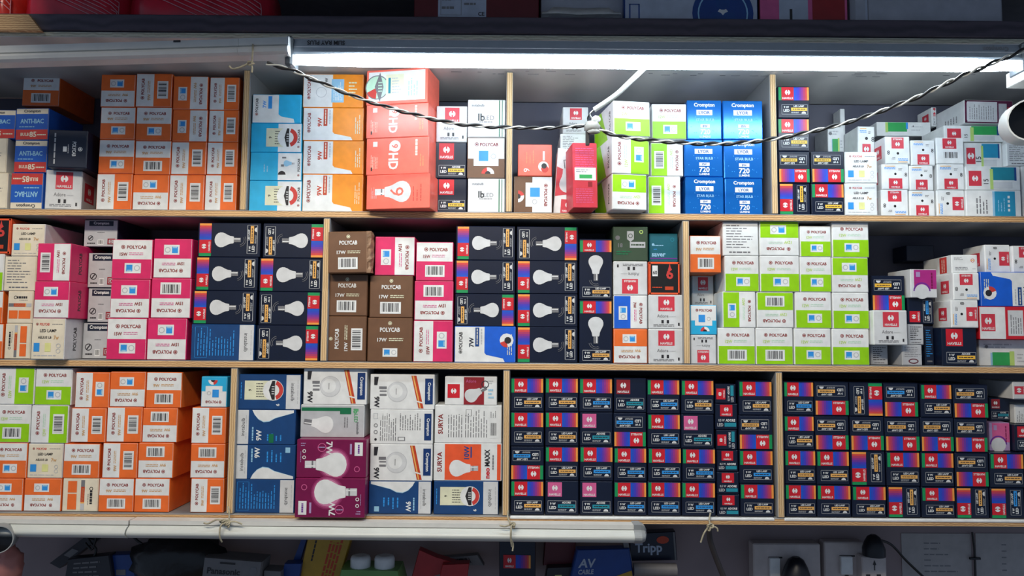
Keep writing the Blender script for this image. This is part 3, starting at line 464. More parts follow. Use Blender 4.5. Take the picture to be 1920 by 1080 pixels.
# bay: columns from left, each from top to bottom: key x0 y0 x1 y1 [k quarter turns] [d depth] [y yaw] [t tilt] [l/r = side print]
BAYS = [
('top-row first bay', 0, [
 ['ab -40 206 30 258', 'txc -45 259 13 322 d.004', 'txc -45 324 14 384 d.004'],
 ['or.b 42 140 112 199 t.6 d.05', 'ab 30 203 92 261 t-1', 'ab 27 263 89 322', 'ab 20 324 81 384 k2'],
 ['nv 92 244 162 316 k3 y6 d-.01', 'ha 88 318 151 385 y10 r'],
 ['or.i 189 140 254 200 k2', 'or.i 188 201 254 260', 'or.i 185 262 252 325', 'or.b 181 326 248 387 k1'],
 ['or.b 255 138 323 200 k1', 'or.i 255 201 323 263', 'or.b 253 264 321 327', 'or.i 249 328 317 387 k2'],
 ['or.i 324 143 390 204 k3', 'or.i 323 206 389 266 k3', 'or.b 321 266 387 327 k1', 'or.b 317 328 383 388 k1'],
 ['or.b 393 145 449 206 k1', 'or.b 391 207 448 266 k1', 'or.b 388 267 446 327 k1', 'or.b 384 328 444 388 k1']]),
('top-row second bay', 0, [
 ['ci.l 473 177 565 231', 'ci.e 470 231 566 285', 'ci.i 469 286 566 338', 'ci.e 467 339 566 388'],
 ['pl.l 568 139 682 200', 'pl.o 568 202 682 263', 'pl.o 568 264 682 326', 'pl.o 567 327 681 389'],
 ['re.e 684 129 804 193 y-11 d-.022', 're.h 684 195 805 257 y-10 d-.022', 're.h 684 258 806 325 y-10 d-.022', 're.9 684 327 808 393 y-11 d-.024'],
 ['ha 818 199 876 265 d.01', 'hb 816 267 875 334 d.01', 'hb 816 335 875 394 d.01'],
 ['ib 877 187 948 257', 'bw 876 258 947 333', 'ib 877 335 947 395']]),
('top-row third bay', 0, [
 ['r9 971 271 1035 330', 'bw 963 331 1036 396 k3'],
 ['ha 1055 201 1103 249 d.07', 'tx 1050 251 1100 306 d.07', 'hv 1037 264 1088 397 d.02 t4'],
 ['rt 1074 268 1122 396 y6 t-1 d-.045'],
 ['gr.i 1149 190 1221 249 y10 t-1 l d-.028', 'gr.i 1146 256 1219 324 k1 y10 l d-.028', 'gr.i 1146 327 1214 395 k2 y8 l d-.028'],
 ['gr.i 1222 195 1287 261', 'gr.b 1220 268 1281 329 k3', 'gr.b 1215 331 1276 395 k3'],
 ['ly 1288 188 1353 259', 'ly 1283 262 1355 330', 'ly 1285 332 1357 398'],
 ['ly 1355 189 1430 260', 'ly 1357 262 1430 333', 'ly 1359 335 1430 398']]),
('top-row fourth bay', 0, [
 ['hs.w 1458 162 1518 220', 'hs.w 1458 222 1518 281', 'hs.w 1459 284 1519 343 k2', 'hs.w 1460 344 1519 400 k1'],
 ['wp 1566 204 1585 282 d.125', 'hs.w 1521 284 1583 343 k2', 'hs.w 1521 344 1583 401'],
 ['gw 1552 238 1600 285 d.10', 'hw 1600 237 1642 284 t1 d.05', 'law 1584 285 1645 343', 'law 1584 344 1645 402'],
 ['hw 1657 256 1706 304 k2 l d.015', 'hw 1653 308 1704 355 l d.015', 'hw 1652 356 1703 403 k2 l d.015'],
 ['gl 1644 229 1750 259 d.11', 'hw 1708 263 1753 310 d.015', 'hw 1705 311 1750 356 d.015', 'hw 1705 358 1753 404 d.015'],
 ['ha 1744 201 1768 237 d.11 l', 'hwb 1755 257 1807 305 d.015', 'hw 1757 308 1808 356 d.015', 'hw 1756 357 1809 404 k1 d.015'],
 ['mw 1793 188 1899 228 t1 l d.03', 'hg2 1770 231 1884 267 d.04', 'hg3 1808 268 1882 311 d.03', 'hg 1811 312 1913 356 d.012', 'hbk 1811 357 1915 405 d.012'],
 ['ha 1886 233 1935 267 d.03 k1', 'tx 1884 269 1935 311 d.02', 'tx 1916 312 1965 405 d.02']]),
('middle-row first bay', 1, [
 ['b6 -35 409 20 474', 'gr.i -57 476 7 541', 'or.b -58 546 6 605 d.01', 'or.i -58 607 6 668 d.01'],
 ['lal 22 420 84 479', 'txc 8 481 68 544', 'ori 14 546 62 605', 'ori 9 607 58 668 k1'],
 ['pk.b 70 447 144 520 k3 d-.014 r', 'pk.i 64 521 143 596 k2 d-.014 r', 'lal 59 597 130 669 d-.014 r'],
 ['cg 157 412 221 472 d.035', 'cg 154 474 218 538 d.035', 'cg 151 540 214 604 d.035', 'cg 148 605 212 670 d.035'],
 ['pk.i 210 449 286 522', 'pk.i 207 524 281 596 k2', 'pk.i 200 597 275 671'],
 ['pk.i 288 448 360 521 k2', 'pk.b 283 522 358 595 k2', 'pk.i 276 597 350 671 k2'],
 ['hl 371 418 488 480 k1', 'hl 366 482 483 543 k1', 'hl 361 545 480 606 k1', 'be.t 358 608 477 672'],
 ['hl 493 419 609 482 k3', 'hl 486 484 605 545 k1', 'hl 485 547 602 608 k3', 'hl 481 610 599 672 k3']]),
('middle-row second bay', 1, [
 ['br.b 616 434 692 512 t-1.2 d-.012', 'br.b 613 514 689 591', 'br.b 611 593 687 671 k1'],
 ['pk.i 703 444 778 516 k3', 'br.b 693 517 774 594', 'br.i 689 596 773 672'],
 ['pk.b 780 454 850 524', 'pk.b 777 527 850 599 k2', 'pk.i 775 601 849 673 k1'],
 ['hl 855 424 966 486 k1', 'hl 853 488 966 549 k1', 'hl 853 551 966 610 k3', 'pl.b 852 612 967 674'],
 ['hl 969 425 1084 487 k3', 'hl 968 489 1083 549 k1', 'hl 968 551 1083 611 k1', 'hl 968 613 1083 675 k1'],
 ['hl 1086 448 1148 560', 'hl 1086 562 1148 676'],
 ['ph 1149 425 1215 488', 'ha 1150 490 1214 552 k2', 'bl.i 1150 554 1214 615 k3', 'or.i 1150 617 1214 677 k2'],
 ['sv 1217 438 1271 489 d.02', 'b6 1216 491 1275 552', 'ha 1216 553 1281 614', 'ha 1216 617 1281 677']]),
('middle-row third bay', 1, [
 ['or.b 1293 442 1352 504', 'ha 1297 517 1346 570 d.06', 'cw2 1294 572 1344 627', 'ha 1295 628 1343 679 k2'],
 ['tx 1355 416 1422 479', 'gr.i 1355 480 1423 545', 'gr.i 1350 547 1417 613 k3', 'gr.b 1346 615 1416 681'],
 ['gr.i 1424 412 1498 478 k2', 'gr.i 1425 480 1499 546', 'gr.b 1419 548 1488 614 k2', 'gr.b 1417 615 1487 682'],
 ['gr.i 1500 424 1558 480', 'gr.i 1500 482 1559 547', 'gr.i 1491 548 1559 615', 'gr.i 1489 616 1558 683'],
 ['gr.i 1560 417 1629 481', 'gr.i 1560 483 1628 547 k2', 'gr.i 1561 549 1630 615', 'gr.i 1560 617 1630 683'],
 ['hs.w 1634 517 1697 580 k2 d.03', 'ha 1637 582 1701 645 y-3 l d-.005', 'txg 1633 647 1665 684 d.03'],
 ['dk 1700 460 1752 502 d.11', 'pu 1706 505 1758 557 y2 d.02', 'hp.c 1702 559 1751 607 k1 d.03', 'txg 1703 608 1732 645 d.02', 'ov 1691 647 1729 686 d.01'],
 ['txn 1734 612 1757 686 d.03'],
 ['txr 1784 464 1832 509 y-5 l d.01', 'hw 1787 512 1836 561 k2 l y-3 d.005', 'hw 1783 563 1834 613 k1 l y-3 d.005', 'hb 1760 615 1832 687'],
 ['hw 1846 459 1895 507 k1 l d.025', 'pl.b 1838 510 1955 573 k2', 'hrw 1836 575 1958 635', 'gw 1836 637 1928 688 d.03'],
 ['hw 1897 461 1946 508 k2 d.02']]),
('bottom-row first bay', 2, [
 ['gr.i -7 689 65 757 k1', 'gr.b -11 759 57 828', 'or.i -15 830 51 895', 'or.i -23 897 43 961 k2'],
 ['gr.i 66 690 135 758', 'gr.b 58 760 128 830 k1', 'lal 52 832 118 895', 'or.i 45 897 115 961 k2'],
 ['or.i 141 698 206 763 k1', 'or.b 133 765 199 830 k1', 'or.b 119 832 187 895', 'ori 117 897 184 961 k3'],
 ['or.i 206 697 273 761 k2', 'or.b 200 763 267 829 k1', 'or.b 192 830 258 895 k1', 'or.b 185 897 251 961'],
 ['or.b 274 698 341 763', 'or.b 267 765 333 829 k2', 'or.b 259 830 325 895 k2', 'or.b 252 897 318 962'],
 ['cw2 377 706 426 762 k2', 'or.b 359 764 424 830 k1', 'or.b 357 832 422 895 k2', 'or.b 357 897 420 962 k1']]),
('bottom-row second bay', 2, [
 ['be.e 447 702 566 767', 'be.b 443 768 554 832', 'be.c 440 834 554 898', 'be.t 437 899 552 965'],
 ['cw 569 691 688 757', 'ibl 562 759 683 821', '7w 556 823 689 895 d-.016', '7w 553 897 687 971 k2 d-.02'],
 ['cw 694 702 815 766', 'ct 692 768 812 831', 'cw 692 833 811 900', 'be.c 690 902 809 966 k2'],
 ['adb 834 706 932 758', 'su.t 815 760 941 830', 'su.n 813 831 941 901', 'be.e 813 902 935 967']]),
('bottom-row third bay', 2, [
 ['hs.y 957 708 1020 771', 'hs.y 957 772 1020 835', 'hs.b 957 837 1020 900 k2', 'hs.y 957 901 1020 964'],
 ['hs.y 1022 708 1085 771', 'hs.y 1022 772 1085 835', 'hs.y 1022 837 1085 900', 'hp.p 1022 901 1085 964'],
 ['hs.b 1086 709 1149 772', 'hp.p 1087 773 1149 835', 'hs.b 1087 837 1150 900', 'hp.p 1087 902 1149 965'],
 ['hp.r 1151 709 1212 773', 'hs.b 1150 774 1212 838 k2', 'hs.b 1151 839 1213 901', 'hs.b 1151 903 1213 966'],
 ['hs.b 1213 711 1275 775', 'hs.b 1214 776 1276 838', 'hs.b 1215 840 1278 901', 'hs.b 1214 903 1277 967'],
 ['hs.y 1277 712 1339 776', 'hp.p 1277 777 1339 840', 'hs.b 1279 841 1342 902', 'hs.b 1278 904 1342 968'],
 ['hq 1341 720 1380 756 k1', 'hq 1341 757 1383 804', 'hq 1343 806 1382 842 k1', 'hq 1344 844 1384 884', 'hq 1344 885 1386 926', 'hq 1345 927 1387 968'],
 ['hs.y 1385 714 1448 777', 'hs.y 1385 779 1449 842 k2', 'hs.b 1386 844 1450 906', 'hs.y 1388 907 1452 969']]),
('bottom-row fourth bay', 2, [
 ['hs.b 1469 715 1526 778', 'hs.y 1470 779 1527 843', 'hs.y 1471 844 1530 907', 'hs.y 1472 908 1531 972'],
 ['hs.y 1527 716 1592 779 k2', 'hs.y 1528 780 1592 844 k2', 'hs.y 1531 845 1593 908', 'hs.y 1532 909 1596 973'],
 ['hs.y 1593 717 1656 780 k3', 'hs.y 1594 781 1658 845 k2', 'hs.y 1595 846 1660 910 k1', 'hs.y 1598 911 1662 975'],
 ['hs.b 1657 718 1722 782 k2', 'hs.y 1659 783 1725 846 k2', 'hs.y 1662 847 1725 911', 'hs.y 1664 912 1726 976 k1'],
 ['hs.y 1726 720 1785 782', 'hs.y 1726 783 1789 846 k2', 'hs.y 1727 848 1789 912', 'hs.y 1728 913 1791 977'],
 ['hs.y 1787 721 1853 784 k2', 'hs.y 1790 785 1852 847 k2', 'hs.y 1791 849 1854 912 k2', 'hs.y 1792 914 1855 978 k1'],
 ['hp.r 1855 738 1896 790 d.05', 'pu2 1855 792 1894 846 d.03', 'hs.y 1856 849 1920 913', 'hs.b 1857 915 1921 979 k1'],
 ['ha 1899 716 1950 757 k1 d.02', 'tx 1900 759 1944 794 k1 d.04', 'hp.c 1903 797 1956 847 d.02', 'hs.y 1922 849 1984 980']]),
]

# ------------------------------------------------------------------ setting and shelving
SHELF_D = 0.16; TOPY = -0.13
zr = lambda y: P(960, y).z
Z1, Z2, Z3 = zr(398), zr(680.5), zr(968)            # top faces of the three shelf boards
TH = zr(398) - zr(411)
ZTOP = P(960, 76, TOPY).z                                       # underside of the uppermost board
XL, XR = -1.02, 1.02
def structure(o): o['kind'] = 'structure'; return o
b = MB(); b.box(-1.6, SHELF_D + .012, -1.5, 1.6, SHELF_D + .06, 1.0, mat('wall_paint', (150, 134, 136), .7, noise=.2, scale=7)); structure(b.link('wall_back'))
b = MB(); b.box(-0.76, -0.60, 0.60, 1.6, SHELF_D + .06, 0.64, mat('shade_slab_paint', (120, 118, 116), .8)); structure(b.link('shade_slab'))  # unseen overhang, added and sized to shade the top shelf from the room lamp
b = MB(); b.box(-1.6, -2.6, -1.55, 1.6, SHELF_D + .06, -1.5, mat('floor_tile', (120, 112, 104), .6)); structure(b.link('floor'))
unit = empty('shelving_unit', (0, 0, Z3 - TH), 'plywood wall shelving with three rows of open bays full of cartons', 'shelf')
uz = unit.location.z
def board(name, x0, y0, z0, x1, y1, z1, edge, face, top=None):
    m = MB(); m.box(x0, y0, z0 - uz, x1, y1, z1 - uz, M(face), .0012, front=M(edge)); return m.link(name, unit)
for z in (Z1, Z2, Z3): board('shelf_board', XL, 0, z - TH, XR, SHELF_D, z, 'edge_h', 'board_face_shaded')
board('shelf_board', XL, TOPY, ZTOP, XR, SHELF_D, ZTOP + .009, 'edge_pale', 'board_face_lit')
board('fascia', XL, TOPY - .004, ZTOP + .0095, XR, TOPY + .010, P(960, 34, TOPY).z, 'fascia_wood', 'fascia_wood')['label'] = 'dark stained board above the lit lamp'
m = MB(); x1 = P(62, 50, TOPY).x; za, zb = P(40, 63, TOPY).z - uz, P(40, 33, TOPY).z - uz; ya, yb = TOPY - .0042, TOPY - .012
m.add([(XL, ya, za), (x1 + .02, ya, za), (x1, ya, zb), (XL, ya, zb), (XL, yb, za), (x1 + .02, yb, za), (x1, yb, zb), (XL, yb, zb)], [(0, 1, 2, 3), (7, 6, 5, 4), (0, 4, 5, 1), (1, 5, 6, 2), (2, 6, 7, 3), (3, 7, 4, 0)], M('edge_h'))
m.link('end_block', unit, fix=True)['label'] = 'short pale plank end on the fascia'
def divider(px, py, z0, z1, t=.0115):
    x = P(px, py).x; board('divider', x - t / 2, .0005, z0 + .0003, x + t / 2, SHELF_D - .001, z1 - .0003, 'edge_v', 'board_face_shaded')
for px in (459, 955, 1451): divider(px, 265, Z1, ZTOP)
for px in (609.5, 1287): divider(px, 545, Z2, Z1 - TH)
for px in (434.5, 949, 1463): divider(px, 830, Z3, Z2 - TH)
for x in (XL, XR - .012): board('side_panel', x - .012 if x < 0 else x + .0125, .0005, Z3 - TH, x if x < 0 else x + .0245, SHELF_D, ZTOP, 'edge_v', 'board_face_shaded')
board('back_panel', XL, SHELF_D + .0005, Z3 - TH, XR, SHELF_D + .009, ZTOP, 'board_back', 'board_back')
board('back_panel', XL, SHELF_D + .0005, ZTOP + .0095, XR, SHELF_D + .009, ZTOP + .15, 'back_hazed', 'back_hazed')

for px in (957, 1468):                                # white lining strip along the front of the two right lower bays
    x0_ = P(px, 830).x; x1_ = P(1450, 830).x if px == 957 else XR; board('lining_strip', x0_, -.0012, Z3 - .0045, x1_, .0062, Z3 + .0001, 'white', 'white')
rn_ = random.Random(9); mk = MB()
for i in range(34):
    x = P(rn_.uniform(800, 1900), 140).x; yy = rn_.choice((-.004, .002, .010)); mk.box(x, yy, ZTOP - .0003 - uz, x + rn_.uniform(.005, .018), yy + .0016, ZTOP + .0002 - uz, M('dgrey'))
mk.link('pencil_marks', unit)['kind'] = 'stuff'

# ------------------------------------------------------------------ cartons
ORD = ['top', 'second', 'third', 'fourth', 'fifth', 'sixth']; COLN = ['first', 'second', 'third', 'fourth', 'fifth', 'sixth', 'seventh', 'eighth', 'ninth', 'tenth', 'eleventh']
boxes = []
for bay, row, cols in BAYS:
    for ci, col in enumerate(cols):
        for bi, spec in enumerate(col):
            q = spec.split(); o = dict(k=0, d=.008, y=0., t=0., l=False, r=False)
            for a in q[5:]:
                if a in 'lr': o[a] = True
                else: o[a[0]] = float(a[1:])
            x0, y0, x1, y1 = map(float, q[1:5]); d = o['d']; xm, ym = (x0 + x1) / 2, (y0 + y1) / 2
            ax, bx = P(x0, ym, d).x, P(x1, ym, d).x; bz, az = P(xm, y0, d).z, P(xm, y1, d).z
            boxes.append(dict(key=q[0], bay=bay, row=row, ci=ci, bi=bi, n=len(col), x0=ax, x1=bx, z0=az, z1=bz, d=d, k=int(o['k']), yaw=o['y'], tilt=o['t'], l=o['l'], r=o['r'], dep=min(D[q[0]][4], SHELF_D - .002 - d)))
floors = (Z1, Z2, Z3)
for it in range(6):                                   # push neighbours apart where they would cross
    for i, a in enumerate(boxes):
        for c in boxes[i + 1:]:
            if a['row'] != c['row'] or a['d'] > c['d'] + c['dep'] or c['d'] > a['d'] + a['dep']: continue
            g = .0004; ox = min(a['x1'], c['x1']) - max(a['x0'], c['x0']) + g; oz = min(a['z1'], c['z1']) - max(a['z0'], c['z0']) + g
            if ox <= 0 or oz <= 0: continue
            if ox < oz:
                lo, hi = (a, c) if a['x0'] + a['x1'] < c['x0'] + c['x1'] else (c, a); lo['x1'] -= ox / 2; hi['x0'] += ox / 2
            else:
                lo, hi = (a, c) if a['z0'] + a['z1'] < c['z0'] + c['z1'] else (c, a); lo['z1'] -= oz / 2; hi['z0'] += oz / 2
for a in sorted(boxes, key=lambda q: q['z0']):        # let every carton rest on what is below it
    fl = floors[a['row']]; best = fl if a['z0'] - fl < .02 else None
    for c in boxes:
        if c is a or c['row'] != a['row'] or a['d'] > c['d'] + c['dep'] or c['d'] > a['d'] + a['dep']: continue
        if min(a['x1'], c['x1']) - max(a['x0'], c['x0']) > .003 and c['z1'] <= a['z0'] + .004 and a['z0'] - c['z1'] < .012 and (best is None or c['z1'] > best): best = c['z1']
    if best is not None: a['z0'] = best + .0003
turn = {0: '', 1: ' turned left', 2: ' upside down', 3: ' turned right'}
for a in boxes:
    fn, args, front, side, dep, flap, desc, grp = D[a['key']]; dep = a['dep']
    yaw = R(a['yaw']); w = (a['x1'] - a['x0'] - .0004) / math.cos(yaw); h = a['z1'] - a['z0']; cx = (a['x0'] + a['x1']) / 2
    # centre of the front face stays where it is; the body lies behind it
    loc = Vector((cx - math.sin(yaw) * dep / 2, a['d'] + math.cos(yaw) * dep / 2, a['z0']))
    if a['yaw']: w -= .001
    rank = ORD[a['bi']] if a['bi'] < a['n'] - 1 or a['n'] == 1 else 'bottom'
    lab = '%s%s, %s of %s column, %s' % (desc, turn[a['k']], rank, COLN[a['ci']], a['bay'])
    root = empty('bulb_carton', loc, lab, 'carton', grp + ' in the ' + a['bay'], (0, R(a['tilt']), yaw))
    fm = M(front) if isinstance(front, str) else front; sm = M(side) if isinstance(side, str) else side
    mb = MB(); mb.box(-w / 2, -dep / 2, 0, w / 2, dep / 2, h, sm, .0009, front=fm); mb.link('body', root)
    f = -dep / 2
    if flap:
        mb = MB(); e = .0011; mb.box(-w / 2 + e, f - .0006, e, w / 2 - e, f - .00002, h - e, fm, .0003); mb.link('end_flap', root); f -= .0006; fx = .985
    else: fx = .99
    art = Art(w * fx - .0012, h * fx - .0012, a['k'], lambda x, y, o, f=f, h=h: (x, f - o, y + h / 2)); fn(art, *args)
    arts = [art]
    for s, face in (('l', -1), ('r', 1)):
        if not a[s]: continue
        sa = Art(dep * .96, h * .96, 0, (lambda x, y, o, h=h, w=w: (-w / 2 - o, -x, y + h / 2)) if face < 0 else (lambda x, y, o, h=h, w=w: (w / 2 + o, x, y + h / 2)))
        if a['key'][:2] in ('hw', 'ha'): sa.hm(.35 if face < 0 else .12, .25, .8 if face < 0 else .6, .75, 'crimson')
        elif a['key'] == 'txr': sa.part('side_print'); sa.r(.6, .04, .86, .96, 'antired'); sa.lines(.66, .1, .8, .9, 2, 'cream', .4, True, .1)
        elif a['key'] == 'mw': sa.part('side_print'); sa.lines(.3, .15, .8, .5, 5, 'dgrey', .4, True, .2)
        else:
            if a['key'][:2] == 'gr': sa.part('side_panel'); sa.r(.0, 0, .72, 1, 'green'); sa.poly([(.72, 0), (1, 0), (1, 1), (.4, 1)], 'white')
            sa.part('side_print'); sa.t('POLYCAB', .24 if face > 0 else .84, .5, .14, 'ink', .6, 90)
        arts.append(sa)
    for q in arts: q.link(root)
    if a['key'] == 'br.b' and a['tilt']:                 # the torn, crinkled right edge of the uppermost brown carton
        rn = random.Random(3); mb = MB(); n = 12; vs = []
        for i in range(n + 1):
            z = h * i / n; j = .0035 * rn.random(); vs += [(w / 2 - .003, f - .0004, z), (w / 2 + .002 + j, f - .001 + .004 * rn.random(), z), (w / 2 + .0045 + .003 * rn.random(), f + .014, z), (w / 2 + .0005, f + .035, z)]
        mb.add(vs, [(i * 4 + j, i * 4 + j + 1, i * 4 + 5 + j, i * 4 + 4 + j) for i in range(n) for j in range(3)], mat('worn_brown', (150, 116, 88), .5, noise=.4, scale=90)); mb.link('crinkled_edge', root)
#--REST--
# ------------------------------------------------------------------ lamps
mat('batten_white', (214, 214, 210), .35, noise=.05); mat('diffuser', (206, 210, 206), .28, noise=.06, scale=25); mat('plastic_grey', (150, 154, 156), .4); mat('lamp_body', (160, 170, 180), .35, noise=.05)
emit('tube_glow', (0.80, 0.92, 1.0), TUBE_E)
def span(name, xa, ya, xb, yb, Y, label, cat):
    a, c = P(xa, ya, Y), P(xb, yb, Y); L = (c - a).length
    return empty(name, a, label, cat, None, (0, -math.atan2(c.z - a.z, c.x - a.x), 0)), L
def place_text(txt, parent, x, y, z, h, m, rot=0, wmax=None, name='lettering'):
    vs, fs, W, H = text_mesh(txt, True); s = h / .73; sx = s if not wmax or W * s < wmax else wmax / W; c, q = math.cos(R(rot)), math.sin(R(rot))
    b = MB(); b.add([(x + a * sx * c - d * s * q, y, z + a * sx * q + d * s * c) for a, d in vs], fs, M(m)); return b.link(name, parent)
# the lit lamp: body under the top board, glowing tube in front of it
t, L = span('tube_light', 546, 79, 1906, 90, TOPY - .020, 'lit white LED tube lamp under the top shelf board', 'lamp')
s = 1 / 1120
b = MB(); b.extrude([(-.012, 0), (.012, 0), (.010, -.024), (-.019, -.0262), (-.0195, -.022), (-.0165, -.012)], .0, L, M('lamp_body')); b.link('lamp_body', t, fix=True)
b = MB(); b.box(.004, -.0172, -.0145, L - .004, -.0155, -.0130, M('lgrey')); b.link('body_ridge', t)
tz = P(1230, 116.8, TOPY - .032).z - (t.location.z - (P(1230, 116, TOPY).x - t.location.x) * math.tan(t.rotation_euler.y))
b = MB(); b.tube([(.012 + (L - .016) * i / 12, -.012, tz) for i in range(13)], [.008] + [.0100] * 11 + [.008], M('tube_glow'), 16); b.link('glowing_tube', t)
for xx, nm in ((-.002, 'end_cap'), (L - .006, 'end_cap')):
    b = MB(); b.box(xx, -.0235, -.044, xx + .011, .012, .001, mat('cap_grey', (92, 98, 104), .4), .003); b.link(nm, t)
b = MB(); q = P(1904, 140, TOPY - .03) - t.location; b.box(q.x + .006, -.022, q.z - .010, q.x + .035, .020, q.z + .012, M('batten_white'), .001); b.box(q.x + .018, -.0225, q.z - .004, q.x + .026, -.0215, q.z + .001, M('ink')); b.link('mounting_bracket', t)
place_text('SLIM RAY PLUS', t, .056, -.0166, -.0075, .0065, 'ink', 180, .055, 'lettering')
place_text('Crompton', t, L - .042, -.0166, -.0075, .0065, 'dgrey', 180, .04, 'lettering')
# the unlit batten at upper left
t, L = span('tube_batten', -60, 91, 545, 73, TOPY - .042, 'unlit grey-white tube batten left of the lit lamp', 'lamp')
hb = .040
prof = [(.012, 0), (-.006, 0), (-.011, -.002), (-.012, -.0125), (-.0095, -.0132), (-.0115, -.0140), (-.0155, -.0165), (-.0165, -.0195), (-.0145, -.0235), (-.009, -.0262), (.012, -.0262)]
b = MB(); b.extrude(prof, 0, L - .072, M('batten_white')); b.link('diffuser', t, fix=True)
b = MB(); b.extrude([(y * 1.03, z * 1.03 + .0004) for y, z in prof], L - .0715, L - .003, M('batten_white')); b.link('end_cap', t, fix=True)
b = MB(); b.extrude([(y * 1.08, z * 1.08 + .001) for y, z in prof], L - .003, L, M('lgrey')); b.link('end_rim', t, fix=True)
b = MB(); b.box(L - .165, -.0122, -.0048, L - .155, -.0105, -.002, M('ink')); b.link('clip_slot', t)
# two battens under the lowest board
def low_batten(xa, ya, xb, yb, label, cap):
    t, L = span('tube_batten', xa, ya, xb, yb, -.026, label, 'lamp')
    b = MB(); b.extrude([(.022, 0), (-.0005, 0), (-.0005, -.0066), (.022, -.0066)], 0, L - cap, M('batten_white')); b.link('mounting_rail', t, fix=True)
    n = 9; pr = [(.022, -.0078)] + [(-.0005 - .0105 * math.sin(math.pi * i / n) ** .8, -.0078 - .0195 * i / n) for i in range(n + 1)] + [(.022, -.0273)]
    b = MB(); b.extrude(pr, 0, L - cap, M('diffuser')); b.link('diffuser', t, fix=True)
    if cap:
        pc = [(y * 1.1, z * 1.07 + .001) for y, z in [(.022, 0), (-.002, 0)] + pr[1:]]
        b = MB(); k = len(pc); xs = (0, cap * .55, cap * .85, cap); sc = (1, 1, .82, .4); vs = []
        for x, g in zip(xs, sc): vs += [(L - cap + x, .012 + (y - .012) * g, -.014 + (z + .014) * g) for y, z in pc]
        b.add(vs, [(r * k + i, r * k + (i + 1) % k, (r + 1) * k + (i + 1) % k, (r + 1) * k + i) for r in range(3) for i in range(k)] + [tuple(range(k))[::-1], tuple(range(3 * k, 4 * k))], M('plastic_grey')); b.link('end_cap', t, fix=True)
    return t
low_batten(-60, 972.5, 241, 976, 'shorter white unlit batten below the lowest shelf, left end', 0)
low_batten(244, 975.5, 1213, 985, 'long white unlit batten below the lowest shelf, tied with string', .021)
# ------------------------------------------------------------------ cables and ties
def spline(pts, n):
    out = []
    for i in range(len(pts) - 1):
        p0, p1, p2, p3 = pts[max(i - 1, 0)], pts[i], pts[i + 1], pts[min(i + 2, len(pts) - 1)]
        for k in range(n):
            t = k / n; out.append(.5 * ((2 * p1) + (p2 - p0) * t + (2 * p0 - 5 * p1 + 4 * p2 - p3) * t * t + (3 * p1 - p0 - 3 * p2 + p3) * t ** 3))
    return out + [pts[-1]]
mat('wire_black', (24, 24, 26), .4); mat('wire_white', (200, 200, 194), .4); mat('tape_grey', (150, 148, 142), .5, bump=.3); mat('string', (176, 168, 144), .8, noise=.3, scale=200); mat('cord_dark', (54, 50, 52), .6)
def twisted(px, Y, label, turns, r=.0017):
    base = spline([P(x, y, yy) for (x, y), yy in zip(px, Y)], 24); o = base[0]; t = empty('twisted_cable', o, label, 'cable'); acc = 0; ph = [0]
    for i in range(1, len(base)): acc += (base[i] - base[i - 1]).length; ph.append(acc)
    for k, m in ((0, 'wire_black'), (1, 'wire_white')):
        pts = []
        for i, p in enumerate(base):
            a = ph[i] * turns * 2 * math.pi + k * math.pi; d = (base[min(i + 1, len(base) - 1)] - base[max(i - 1, 0)]).normalized(); u = d.cross(Vector((0, 1, 0))).normalized()
            pts.append(p - o + u * math.cos(a) * r * 1.02 + Vector((0, 1, 0)) * math.sin(a) * r * 1.02)
        b = MB(); b.tube(pts, r * (1.15 if k == 0 else .8), M(m), 6); b.link('black_strand' if k == 0 else 'white_strand', t)
    return t
Yc = -.10
pxs = [(500, 119), (545, 131), (590, 150), (660, 179), (720, 199), (790, 218), (850, 231), (910, 237), (960, 239), (1030, 240), (1098, 235)]
twisted(pxs, [-.19, -.188, -.184, -.175, -.16, -.145, -.13, -.115] + [Yc] * 3, 'black and white twisted cable sagging past the coral cartons', 22)
pxs = [(1120, 240), (1160, 255), (1220, 263), (1300, 269), (1370, 269), (1440, 262), (1510, 249), (1580, 232), (1650, 209), (1720, 182), (1790, 149), (1850, 123), (1925, 92)]
twisted(pxs, [Yc] * 6 + [-.11, -.125, -.145, -.17, -.188, -.19, -.19], 'black and white twisted cable rising to the right lamp end', 22, .0019)
pts = spline([P(1212, 124, -.135), P(1185, 150, -.125), P(1155, 178, -.112), P(1114, 206, Yc)], 8); t = empty('drop_cable', pts[0], 'thick white cable dropping from lamp to the taped joint', 'cable')
b = MB(); b.tube([p - pts[0] for p in pts], .0042, M('wire_white'), 10); b.link('sheath', t)
b = MB()
for e, m in (((1104, 232), 'wire_black'), ((1112, 228), 'wire_white')):
    q = spline([P(1114, 206, Yc), P(1106, 214, Yc - .003), P(e[0] - 2, 222, Yc), P(*e, Yc)], 5); b.tube([p - pts[0] for p in q], .0013, M(m), 6)
b.link('bare_ends', t)
def lump(name, c, sx, sy, sz, m, parent, seed, n=10, rough=.25):
    rn = random.Random(seed); b = MB(); vs = []; k = 14
    for i in range(n + 1):
        th = math.pi * i / n
        for j in range(k):
            f = 1 + rough * (rn.random() - .5) * (0 < i < n); a = 2 * math.pi * j / k
            vs.append((c[0] + sx * math.sin(th) * math.cos(a) * f, c[1] + sy * math.sin(th) * math.sin(a) * f, c[2] - sz * math.cos(th) * f))
    b.add(vs, [(i * k + j, i * k + (j + 1) % k, (i + 1) * k + (j + 1) % k, (i + 1) * k + j) for i in range(n) for j in range(k)], M(m), True); return b.link(name, parent)
o = P(1110, 237, Yc); t = empty('taped_joint', o, 'grey taped cable joint hanging before the red carton', 'cable joint')
